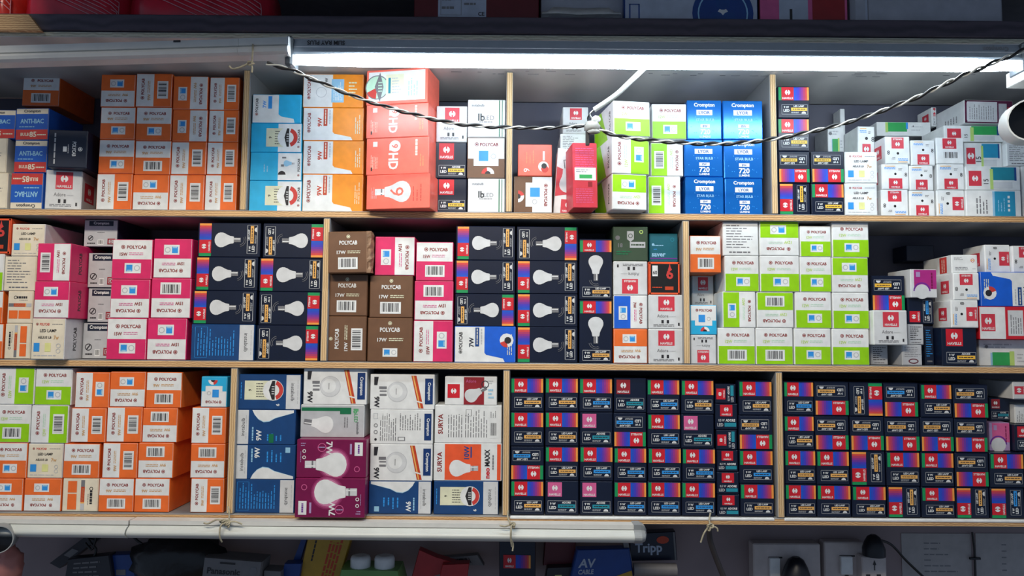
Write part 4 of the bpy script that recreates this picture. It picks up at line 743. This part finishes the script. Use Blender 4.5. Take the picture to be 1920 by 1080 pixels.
lump('tape_wrap', (0, 0, 0), .0125, .008, .0095, 'tape_grey', t, 3); lump('tape_wrap', (.006, -.002, .010), .007, .005, .006, 'wire_white', t, 5); lump('tape_wrap', (.002, -.003, -.009), .010, .005, .004, 'tape_grey', t, 8)
b = MB(); b.box(-.010, -.001, -.030, -.004, .002, -.004, M('wire_black'), .0008); b.link('black_strap', t)
def knot(px, py, Y, label, loops, tails, m='string', r=.0014, seed=1):
    o = P(px, py, Y); t = empty('string_tie', o, label, 'string tie', 'string ties round the battens'); rn = random.Random(seed); b = MB()
    for (x, y, rr, ax) in loops:
        q = P(px + x, py + y, Y) - o; b.tube([(q.x + rr * math.cos(a) * (1 if ax else .5), q.y + rr * .5 * math.sin(2 * a), q.z + rr * math.sin(a) * (.6 if ax else 1)) for a in [2 * math.pi * i / 14 for i in range(15)]], r, M(m), 6)
    b.link('knot', t)
    for tl in tails:
        q = [P(px + x, py + y, Y + d) - o for x, y, d in tl]; b = MB(); b.tube(spline(q, 5), r, M(m), 6); b.link('string_end', t)
knot(470, 121, TOPY - .058, 'string tie hanging under the upper left batten end', [(0, -2, .004, True)], [[(2, 0, 0), (3, 8, 0), (2, 15, 0)], [(-6, -1, 0), (-22, 6, 0), (-34, 8, .004), (-40, 3, .004)], [(2, 0, 0), (4, -28, -.004), (4, -48, .02)]], seed=2)
knot(424, 980, -.038, 'string tie round the long batten below the first divider', [(0, 0, .006, True), (4, 4, .004, False), (-6, -2, .005, True)], [[(-4, 0, 0), (-11, 8, -.006), (-12, 26, -.006), (-8, 36, 0)], [(0, 0, 0), (-16, -6, 0), (-34, 2, 0), (-42, 0, 0)], [(0, 0, 0), (16, -2, 0), (30, 3, .002)], [(4, -2, 0), (6, -14, .02), (4, -30, .034)]], seed=3)
knot(961, 983, -.038, 'string tie round the long batten below the second divider', [(0, 0, .004, True), (2, 3, .003, False)], [[(-2, 0, 0), (-3, 14, -.008), (-3, 30, -.006), (-1, 42, 0)], [(-2, 0, 0), (-14, 4, 0), (-24, 2, .002)], [(-4, -2, .01), (-9, -14, .03), (-8, -26, .034)], [(-2, 30, -.004), (1, 38, 0), (0, 50, 0)]], seed=4)
knot(1332, 986, -.03, 'pale string loop hanging below the fourth lower bay', [(0, 0, .005, True), (-3, 4, .004, False)], [[(-2, 0, 0), (-12, 14, 0), (-18, 31, 0)], [(0, 0, 0), (-2, -12, .02), (0, -24, .03)], [(2, 0, 0), (12, 4, 0), (14, 10, 0)]], seed=5)
q = spline([P(1329, 990, -.01), P(1332, 1015, 0), P(1342, 1045, .01), P(1358, 1085, .02)], 6); b = MB(); b.tube([p - q[0] for p in q], .0045, M('cord_dark'), 8); tag(b.link('hanging_cord', None, q[0]), 'dark cord hanging below the pale string loop', 'cord')

# ------------------------------------------------------------------ round things at the picture's side edges
def hood(name, px, py, Y, r, ln, label, cat, aim, rim, inner):
    o = P(px, py, Y); t = empty(name, o, label, cat); d = Vector(aim).normalized(); n = 24; a = d.orthogonal().normalized(); c = d.cross(a)
    ringp = lambda rr, q: [d * q + (a * math.cos(2 * math.pi * i / n) + c * math.sin(2 * math.pi * i / n)) * rr for i in range(n)]
    vs = ringp(r, 0) + ringp(r * .93, 0) + ringp(r * .9, -ln * .5); vs2 = ringp(r, 0) + ringp(r * 1.02, -ln * .6) + ringp(r * .8, -ln)
    lp = lambda k: [(k * n + i, k * n + (i + 1) % n, (k + 1) * n + (i + 1) % n, (k + 1) * n + i) for i in range(n)]
    b = MB(); b.add(vs, lp(0), M(rim), True); b.add(vs2, lp(0) + lp(1) + [tuple(range(2 * n, 3 * n))], M(rim), True); b.link('housing', t, fix=True)
    b = MB(); b.add(vs, lp(1), M(inner), True); b.add(ringp(r * .9, -ln * .5), [tuple(range(n))], M(inner)); b.link('dark_opening', t)
    return t
mat('hood_black', (10, 11, 16), .25)
hood('lamp_hood', 1934, 224, -.16, .031, .07, 'round white hood with dark opening by upper right cartons', 'lamp hood', (-.35, -1, -.1), 'batten_white', 'hood_black')
hood('lamp_hood', -4, 1012, -.05, .021, .05, 'round dark opening with pale rim under left batten', 'lamp hood', (.35, -1, .05), 'plastic_grey', 'hood_black')

# ------------------------------------------------------------------ goods on the top shelf
ZT = ZTOP + .0094
def top_box(name, x0, x1, ytop, d, dep, front, side, label, cat='box', art=None, c=.0012, group=None):
    d += TOPY
    a, e = P(x0, 30, d), P(x1, 30, d); h = P((x0 + x1) / 2, ytop, d).z - ZT; w = e.x - a.x
    t = empty(name, ((a.x + e.x) / 2, d + dep / 2, ZT + .0003), label, cat, group)
    b = MB(); b.box(-w / 2, -dep / 2, 0, w / 2, dep / 2, h, M(side), c, front=M(front)); b.link('body', t)
    if art:
        A = Art(w * .99, h * .99, 0, lambda x, y, o: (x, -dep / 2 - o, y + h / 2)); art(A)
        A.link(t)
    return t
mat('film_red', (214, 44, 66), .28, noise=.25, scale=30); mat('film_red2', (226, 60, 50), .28, noise=.25, scale=30); mat('dim_white', (176, 186, 204), .5); mat('fan_blue', (20, 66, 140), .4); mat('pale_grey_board', (170, 174, 186), .5); mat('film_line', (220, 150, 160), .4)
def film_pack(x0, x1, yb, label, m, seed):
    """soft film-wrapped pack with slanting print"""
    d = TOPY + .020; a, e = P(x0, 20, d), P(x1, 20, d); w = e.x - a.x; h = .10; zb = P((x0 + x1) / 2, yb, d).z
    zb = max(zb, ZT + .0005); t = empty('film_pack', ((a.x + e.x) / 2, d + .06, ZT + .0005), label, 'pack', 'red film packs on the top shelf')
    rn = random.Random(seed); b = MB(); nx, nr = 18, 14; vs = []; dep = .12
    for i in range(nx + 1):
        u = i / nx; end = min(1, .55 + 3.2 * min(u, 1 - u))
        for j in range(nr):
            g = 2 * math.pi * j / nr; cs, sn = math.cos(g), math.sin(g); sq = lambda v: math.copysign(abs(v) ** .55, v)
            f = 1 + .05 * (rn.random() - .5)
            vs.append(((u - .5) * w, sq(cs) * dep / 2 * end * f, max(h / 2 + sq(sn) * h / 2 * (end * .3 + .7) * f, 0)))
    b.add(vs, [(i * nr + j, (i + 1) * nr + j, (i + 1) * nr + (j + 1) % nr, i * nr + (j + 1) % nr) for i in range(nx) for j in range(nr)] + [tuple(range(nr)), tuple(range(nx * nr, nx * nr + nr))[::-1]], M(m), True); b.link('wrapping', t, fix=True)
    b = MB(); k = int(w / .020)
    for i in range(k):                                      # pale slanting lines wrapped over the lower front
        x = -w / 2 + .02 + i * (w - .05) / k; pts = []
        for s_ in range(9):
            z = .078 - .068 * s_ / 8; sn = (abs(z - h / 2) / (h / 2)) ** (1 / .55); xx = min(x + .15 * s_ / 8, w / 2 - .008); uu = xx / w + .5; end = min(1, .55 + 3.2 * min(uu, 1 - uu))
            pts.append((xx, -(math.sqrt(1 - sn * sn) ** .55) * dep / 2 * end * 1.03 - .0006, z))
        b.tube(pts, .0009, M('film_line'), 4)
    b.link('slanting_lines', t); return t
film_pack(-90, 22, 16, 'bright red film pack at the far left of the top shelf', 'film_red2', 1)
film_pack(27, 222, 28, 'dark red film pack with slanting lines, left on top shelf', 'film_red', 2)
film_pack(228, 492, 28, 'long dark red film pack with slanting lines beside dark gap', 'film_red', 3)
def t_label(c): c.part('rating_label'); c.r(.19, 0, .58, 1, 'dim_white'); c.frame(.21, .3, .38, .9, 'dgrey', .004); c.lines(.4, .4, .56, .9, 5, 'dgrey', .3); c.lines(.22, .34, .36, .8, 4, 'dgrey', .3); c.t('CE', .54, .32, .05, 'ink')
top_box('maroon_carton', 776, 1010, -70, .016, .16, 'darkred', 'darkred', 'dark maroon carton with pale label on the top shelf', 'carton', t_label)
t = top_box('torn_carton', 1014, 1169, -60, .035, .15, 'pale_grey_board', 'pale_grey_board', 'grey carton with bright torn lower edge on top shelf', 'carton')
TY = TOPY + .012; a, e = P(1016, 22, TY), P(1165, 22, TY); q = t.location; b = MB(); n = 14; vs = []; rn = random.Random(5)
for i in range(n + 1):
    u = i / n; x = a.x + (e.x - a.x) * u; wv = .0018 * math.sin(u * 9) + .002 * rn.random(); hh = .0145 if 1 < i < n - 1 else .008
    z0 = P(1090, 27, TY).z + wv * .4; vs += [(x - q.x, TY - q.y, z0 - q.z), (x - q.x, TY + .010 - q.y, z0 + hh - q.z), (x - q.x, TY + .018 - q.y, z0 + hh * .3 - q.z)]
b.add(vs, [(i * 3 + j, i * 3 + 3 + j, i * 3 + 4 + j, i * 3 + 1 + j) for i in range(n) for j in (0, 1)], M('white'), True); b.link('torn_flap', t, fix=True)
def t_fan(c):
    c.part('fan_picture'); c.disc(.74, .30, .34, 'fan_blue', 30); c.ring(.74, .3, .28, .016, 'lblue', 30); c.disc(.74, .3, .06, 'lgrey', 14)
    for i in range(3): c.disc(.74 + .055 * math.cos(R(90 + 120 * i)), .3 + .2 * math.sin(R(90 + 120 * i)) * .6, .08, 'royal', 14)
    c.r(.86, .08, .9, .14, 'dim_white'); c.part('symbols'); c.frame(.03, .18, .11, .4, 'fan_blue', .01)
top_box('fan_carton', 1171, 1421, -90, .016, .14, 'dim_white', 'fan_blue', 'pale blue fan carton with dark round fan picture', 'carton', t_fan)
def t_red(c): c.part('rating_label'); c.r(.22, .1, .55, 1, 'dim_white'); c.lines(.28, .5, .46, .6, 1, 'ink', .6); c.r(.34, .25, .37, .4, 'ink'); c.part('colour_panel'); c.r(.6, .06, .97, 1, 'dred'); c.r(.0, .02, .08, .14, 'dim_white')
top_box('red_carton', 1424, 1590, -70, .016, .14, 'pinkish', 'darkred', 'dull red carton with pale square label, top shelf', 'carton', t_red)
def t_big(c): c.part('folded_edge'); c.r(.085, 0, .1, 1, 'dim_white'); c.r(.1, 0, .106, 1, 'dgrey'); c.part('lettering'); c.lines(.4, .1, .5, .2, 1, 'dim_white', .3)
top_box('grey_carton', 1597, 1884, -110, .016, .18, 'pale_grey_board', 'pale_grey_board', 'big pale grey carton at the right of top shelf', 'carton', t_big, .006)

# ------------------------------------------------------------------ below the lowest shelf
YW = SHELF_D + .012
def hung(name, pts, Y, dep, m, label, cat, art=None, c=.001, parts=None, group=None):
    """flat-backed pack: outline given by its upper left, upper right, lower right, lower left corners seen at depth Y, with real thickness"""
    q = [P(x, y, Y) for x, y in pts]; o = sum(q, Vector()) / 4; t = empty(name, o, label, cat, group); b = MB()
    v = [p - o for p in q]; f = [(p.x, 0, p.z) for p in v]; g = [(p.x * .96, -dep * .12, p.z * .96) for p in v]; bk = [(p.x, dep, p.z) for p in v]
    vs = g + f + bk; b.add(vs, [(3, 2, 1, 0)] + [(i, (i + 1) % 4, 4 + (i + 1) % 4, 4 + i) for i in range(4)] + [(4 + i, 4 + (i + 1) % 4, 8 + (i + 1) % 4, 8 + i) for i in range(4)] + [(8, 9, 10, 11)], M(m)); b.link('body', t, fix=True)
    if art:
        tl, tr, br, bl = g
        def place(x, y, oo):
            u, w_ = x + .5, y + .5; top = [tl[i] + (tr[i] - tl[i]) * u for i in range(3)]; bot = [bl[i] + (br[i] - bl[i]) * u for i in range(3)]
            p = [bot[i] + (top[i] - bot[i]) * w_ for i in range(3)]; return (p[0], p[1] - oo * 3, p[2])
        A = Art(1, 1, 0, place); ws = (Vector(tr) - Vector(tl)).length; hs_ = (Vector(tl) - Vector(bl)).length
        art(A, ws / hs_)
        A.link(t)
    return t
mat('shop_grey', (120, 118, 120), .5); mat('film_black', (22, 22, 26), .3, noise=.3, bump=.4); mat('pack_dark', (44, 44, 52), .4); mat('pack_blue', (24, 66, 140), .35); mat('pack_yellow', (190, 150, 40), .35); mat('pack_green', (110, 160, 90), .4); mat('pack_red', (176, 40, 44), .35); mat('plate_ivory', (196, 186, 184), .4); mat('plug_black', (16, 18, 28), .4); mat('paper_grey', (176, 172, 172), .8); mat('skin_pink', (200, 130, 120), .5, bump=.5, scale=20)
Yh = .14
def txt(s, m, x=.5, y=.5, h=.3, wmax=.8, rot=0):
    def f(c, asp):
        c.part('lettering'); vs, fs, W, H = text_mesh(s, True); sc = h / .73; sx = sc / asp
        if W * sx > wmax: sx = wmax / W
        k = math.cos(R(rot)); k2 = -1 if rot == 180 else 1
        c.put([(x - .5 + a * sx * k2, y - .5 + d * sc * k2) for a, d in vs], fs, m)
    return f
b = lump('plastic_bag', (0, 0, 0), .020, .02, .035, 'skin_pink', None, 11, 12, .3); b.location = P(18, 1062, .05); tag(b, 'crumpled pink bag at the lower left edge', 'bag')
hung('strip_carton', [(160, 1006), (182, 1012), (112, 1066), (93, 1056)], Yh, .02, 'pack_dark', 'slanting dark narrow carton with pale sticker, lower left', 'carton', lambda c, a: (c.part('sticker'), c.r(.2, .35, .8, .6, 'shop_grey')))
def pk(c, a): c.part('lettering'); c.lines(.15, .2, .9, .9, 4, 'shop_grey', .35, rag=.3)
hung('blister_pack', [(128, 1048), (206, 1040), (214, 1095), (120, 1095)], .115, .02, 'pack_dark', 'dark blister pack with pale bars beside blue packet', 'pack', pk)
hung('blue_packet', [(207, 1040), (266, 1038), (270, 1095), (205, 1095)], .125, .02, 'pack_blue', 'small dark blue packet left of the black bag', 'pack', lambda c, a: (c.part('sticker'), c.r(.2, .3, .5, .5, 'shop_grey')))
for i, (pts, lb) in enumerate(((((160, 1000), (170, 1018), (180, 1030), (176, 1046)), 'thin black wire curling above the dark blister pack'), (((182, 1000), (178, 1016), (172, 1030), (160, 1018)), 'thin black wire looping beside the slanting carton'), (((248, 1004), (258, 1014), (268, 1022), (266, 1036)), 'thin black wire left of the black bag'))):
    q = spline([P(x, y, Yh - .02) for x, y in pts], 6); b = MB(); b.tube([p - q[0] for p in q], .0022, M('wire_black'), 6); tag(b.link('black_wire', None, q[0]), lb, 'wire')
b = lump('plastic_bag', (0, 0, 0), .085, .03, .05, 'film_black', None, 21, 14, .22); b.location = P(335, 1052, .12); tag(b, 'crumpled black plastic bag under the left batten', 'bag')
def pan(c, a): txt('Panasonic', 'ink', .36, .5, .26, .6)(c, a); c.part('symbols'); c.ring(.86, .62, .14, .04, 'dgrey', 14) if 0 else c.poly([(.80, .55), (.84, .75), (.92, .75), (.95, .55), (.92, .38), (.84, .38)], 'dgrey'); c.r(.28, .8, .55, .88, 'ink'); c.poly([(.66, -.0), (.68, .2), (.76, .22), (.8, 0)], 'ink')
hung('switch_carton', [(384, 1043), (494, 1052), (488, 1096), (378, 1090)], .09, .04, 'shop_grey', 'pale grey tilted carton with name, right of black bag', 'carton', pan)
hung('white_carton', [(496, 1068), (528, 1070), (528, 1096), (494, 1096)], .10, .03, 'shop_grey', 'small pale carton corner beside the blue packet', 'carton')
hung('blue_packet', [(534, 1056), (566, 1056), (560, 1096), (524, 1096)], .115, .02, 'pack_blue', 'bright blue packet left of the yellow packet', 'pack')
hung('narrow_packet', [(566, 1008), (576, 1008), (562, 1056), (548, 1056)], .14, .01, 'pack_blue', 'dark blue narrow packet edge beside yellow packet', 'pack')
def yl(c, a): c.part('folded_edge'); c.poly([(.26, .45), (.3, .95), (.34, .95), (.3, .45)], 'ink') if 0 else None; c.part('lettering'); c.lines(.52, .06, .86, .96, 4, 'rust', .62, True, .1, 5); c.lines(.16, .5, .24, .95, 1, 'ink', .5, True, .1)
hung('yellow_packet', [(578, 1006), (660, 1006), (634, 1096), (558, 1096)], .125, .02, 'pack_yellow', 'slanting yellow packet with red print', 'pack', yl)
t = hung('green_carton', [(640, 1066), (748, 1068), (756, 1098), (632, 1098)], .09, .05, 'pack_green', 'green carton holding two white capped bulbs', 'carton')
for x, lb in ((676, 'left white cap'), (721, 'right white cap')):
    o = P(x, 1057, .105); q = P(x + 19, 1057, .105).x - o.x; h = .030; b = MB(); b.tube([(0, 0, -.5 * h), (0, 0, .3 * h), (0, 0, .45 * h), (0, 0, .5 * h)], [q, q, q * .9, q * .6], M('white'), 16); b.link('bulb_cap', t, o - t.location)
hung('red_packet', [(786, 1030), (818, 1044), (872, 1060), (768, 1096)], .115, .02, 'pack_red', 'crumpled dark red packet below the long batten', 'pack')
hung('red_packet', [(830, 1058), (880, 1056), (874, 1098), (820, 1098)], .10, .02, 'pack_red', 'flat dark red packet under the pale tilted carton', 'pack')
hung('switch_carton', [(824, 1046), (896, 1040), (908, 1060), (830, 1058)], .135, .015, 'shop_grey', 'pale tilted carton with name upside down behind red packet', 'carton', txt('Panasonic', 'ink', .5, .5, .5, .8, 180))
hung('bulb_carton', [(936, 1010), (1004, 1012), (1004, 1096), (936, 1096)], .10, .05, 'navy', 'navy rainbow carton hanging alone below the lowest shelf', 'carton', lambda c, a: (c.rainbow(.45, .38, .88, .68), c.hm(.1, .38, .45, .68, 'red')))
hung('dark_packet', [(1022, 1012), (1080, 1012), (1076, 1056), (1018, 1060)], .135, .02, 'darkred', 'very dark red packet beside the navy rainbow carton', 'pack')
hung('clear_packet', [(1026, 1064), (1074, 1062), (1070, 1098), (1020, 1098)], .115, .02, 'pack_dark', 'dark packet with pale tip below dark red packet', 'pack', lambda c, a: (c.part('pale_tip'), c.poly([(.2, .0), (.35, .6), (.6, .6), (.8, 0)], 'lyel')))
def av(c, a): txt('AV', 'dim_white', .22, .62, .26, .3)(c, a); txt('CABLE', 'dim_white', .22, .36, .14, .26)(c, a); c.part('colour_panel'); c.poly([(.4, 0), (1, .36), (1, 0)], 'pack_yellow')
hung('cable_pack', [(1082, 1030), (1180, 1028), (1190, 1092), (1066, 1096)], .10, .02, 'pack_blue', 'dark blue cable pack with yellow corner', 'pack', av)
hung('novelty_pack', [(1180, 1000), (1266, 996), (1270, 1050), (1180, 1052)], .125, .02, 'navy', 'dark pack lettered in pale old style print', 'pack', lambda c, a: (txt('Tripp', 'dim_white', .4, .42, .34, .6)(c, a), c.part('folded_edge'), c.r(.96, 0, 1, 1, 'shop_grey'), c.part('colour_panel'), c.disc(.72, .74, .14, 'rust', 14)))
hung('pale_strip', [(1168, 1016), (1178, 1016), (1186, 1056), (1174, 1056)], .105, .01, 'shop_grey', 'thin pale strip left of the dark lettered pack', 'strip')
b = MB(); o = P(1228, 1068, .10); e = P(1268, 1068, .10).x - o.x; b.tube([(-e, 0, 0), (e, 0, 0)], .011, M('shop_grey'), 14); tag(b.link('grey_roll', None, o), 'grey roll lying below the dark lettered pack', 'roll')
# switches, socket, plugs, notices on the wall
Yp = YW
def wall_box(name, x0, y0, x1, y1, dep, m, label, cat):
    a, e = P(x0, y0, Yp - dep), P(x1, y1, Yp - dep); o = Vector(((a.x + e.x) / 2, Yp, (a.z + e.z) / 2)); t = empty(name, o, label, cat); w_, h = e.x - a.x, a.z - e.z
    b = MB(); b.box(-w_ / 2, -dep, -h / 2, w_ / 2, -.0003, h / 2, M(m), .002); b.link('plate', t); return t, o
def sub(t, o, name, x0, y0, x1, y1, d0, d1, m, c=.001):
    a, e = P(x0, y0, Yp - d1), P(x1, y1, Yp - d1); b = MB(); b.box(a.x - o.x, -d1, e.z - o.z, e.x - o.x, -d0, a.z - o.z, M(m), c); return b.link(name, t)
t, o = wall_box('switch_board', 1412, 1019, 1540, 1110, .028, 'plate_ivory', 'ivory switch board with a black plug, below the lowest shelf', 'switch')
sub(t, o, 'switch', 1444, 1047, 1464, 1090, .028, .036, 'white'); sub(t, o, 'switch_recess', 1441, 1044, 1467, 1047, .028, .0284, 'ink', 0)
t, o = wall_box('switch_board', 1545, 1016, 1622, 1110, .024, 'plate_ivory', 'narrow ivory switch board left of the wall socket', 'switch')
sub(t, o, 'switch', 1577, 1044, 1600, 1078, .024, .032, 'white'); sub(t, o, 'switch_recess', 1574, 1041, 1603, 1044, .024, .0244, 'ink', 0); sub(t, o, 'indicator', 1586, 1078, 1592, 1084, .024, .028, 'ink')
t, o = wall_box('wall_socket', 1616, 1043, 1664, 1115, .045, 'plate_ivory', 'ivory socket with a black arrow, under the round black plug', 'socket')
q = P(1640, 1060, Yp - .0456) - o; k = .001; b = MB(); b.add([(q.x, q.y, q.z + 9 * k), (q.x - 3 * k, q.y, q.z + 1 * k), (q.x - .8 * k, q.y, q.z), (q.x - .8 * k, q.y, q.z - 9 * k), (q.x + .8 * k, q.y, q.z - 9 * k), (q.x + .8 * k, q.y, q.z), (q.x + 3 * k, q.y, q.z + 1 * k)], [tuple(range(7))], M('ink')); b.link('arrow_mark', t)
for x, y in ((1628, 1078), (1648, 1078)): sub(t, o, 'pin_hole', x - 4, y - 1, x + 4, y + 8, .045, .0454, 'ink', 0)
def plug(px, py, rx, top, bot, d, label):
    o = P(px, py, Yp - d); t = empty('power_plug', o, label, 'plug'); s_ = (YW + DIST) / F
    prof = [(0.25, top), (.55, top * .8), (.8, top * .3), (1, bot * .3), (1, bot)]; b = MB(); b.tube([(0, 0, -y * s_) for _, y in prof], [rx * s_ * r_ for r_, _ in prof], M('plug_black'), 16); b.link('plug_body', t); return t, o
plug(1493, 1070, 24, -24, 26, .05, 'black plug in the left ivory switch board')
t, o = plug(1638, 1022, 19, -18, 18, .06, 'round black plug above the ivory socket')
q = spline([P(1648, 1012, Yp - .05), P(1672, 1022, Yp - .03), P(1700, 1052, Yp - .02), P(1735, 1085, Yp - .02)], 6); b = MB(); b.tube([p - o for p in q], .0022, M('wire_black'), 6); b.link('flex', t)
def notice(x0, x1, label, art):
    a, e = P(x0, 1000, Yp - .002), P(x1, 1110, Yp - .002); o = Vector(((a.x + e.x) / 2, Yp - .0002, (a.z + e.z) / 2)); t = empty('paper_notice', o, label, 'notice', 'paper notices on the lower wall'); w_, h = e.x - a.x, a.z - e.z
    b = MB(); b.box(-w_ / 2, -.0012, -h / 2, w_ / 2, 0, h / 2, M('paper_grey')); b.link('sheet', t); A = Art(w_, h, 0, lambda x, y, oo: (x, -.0012 - oo, y)); art(A)
    A.link(t)
notice(1690, 1824, 'pale paper notice of faint lines, left of thin cord', lambda c: (c.part('lettering'), c.lines(.32, .2, .8, .88, 7, 'dgrey', .22, rag=.8)))
notice(1829, 1960, 'pale paper notice with sparse marks, right of thin cord', lambda c: (c.part('lettering'), c.lines(.38, .2, .46, .86, 6, 'dgrey', .2, rag=.2)))
q = [P(1823, 998, Yp - .006), P(1827, 1030, Yp - .006), P(1829, 1090, Yp - .006)]; t = empty('thin_cord', q[0], 'thin dark cord between the two paper notices', 'cord'); b = MB(); b.tube([p - q[0] for p in q], .0018, M('wire_black'), 6); b.link('cord', t)
p = P(1828, 1047, Yp - .008) - q[0]; b = MB(); b.box(p.x - .010, p.y - .002, p.z - .002, p.x + .010, p.y + .002, p.z + .002, M('plug_black'), .0005); b.link('cord_clip', t)
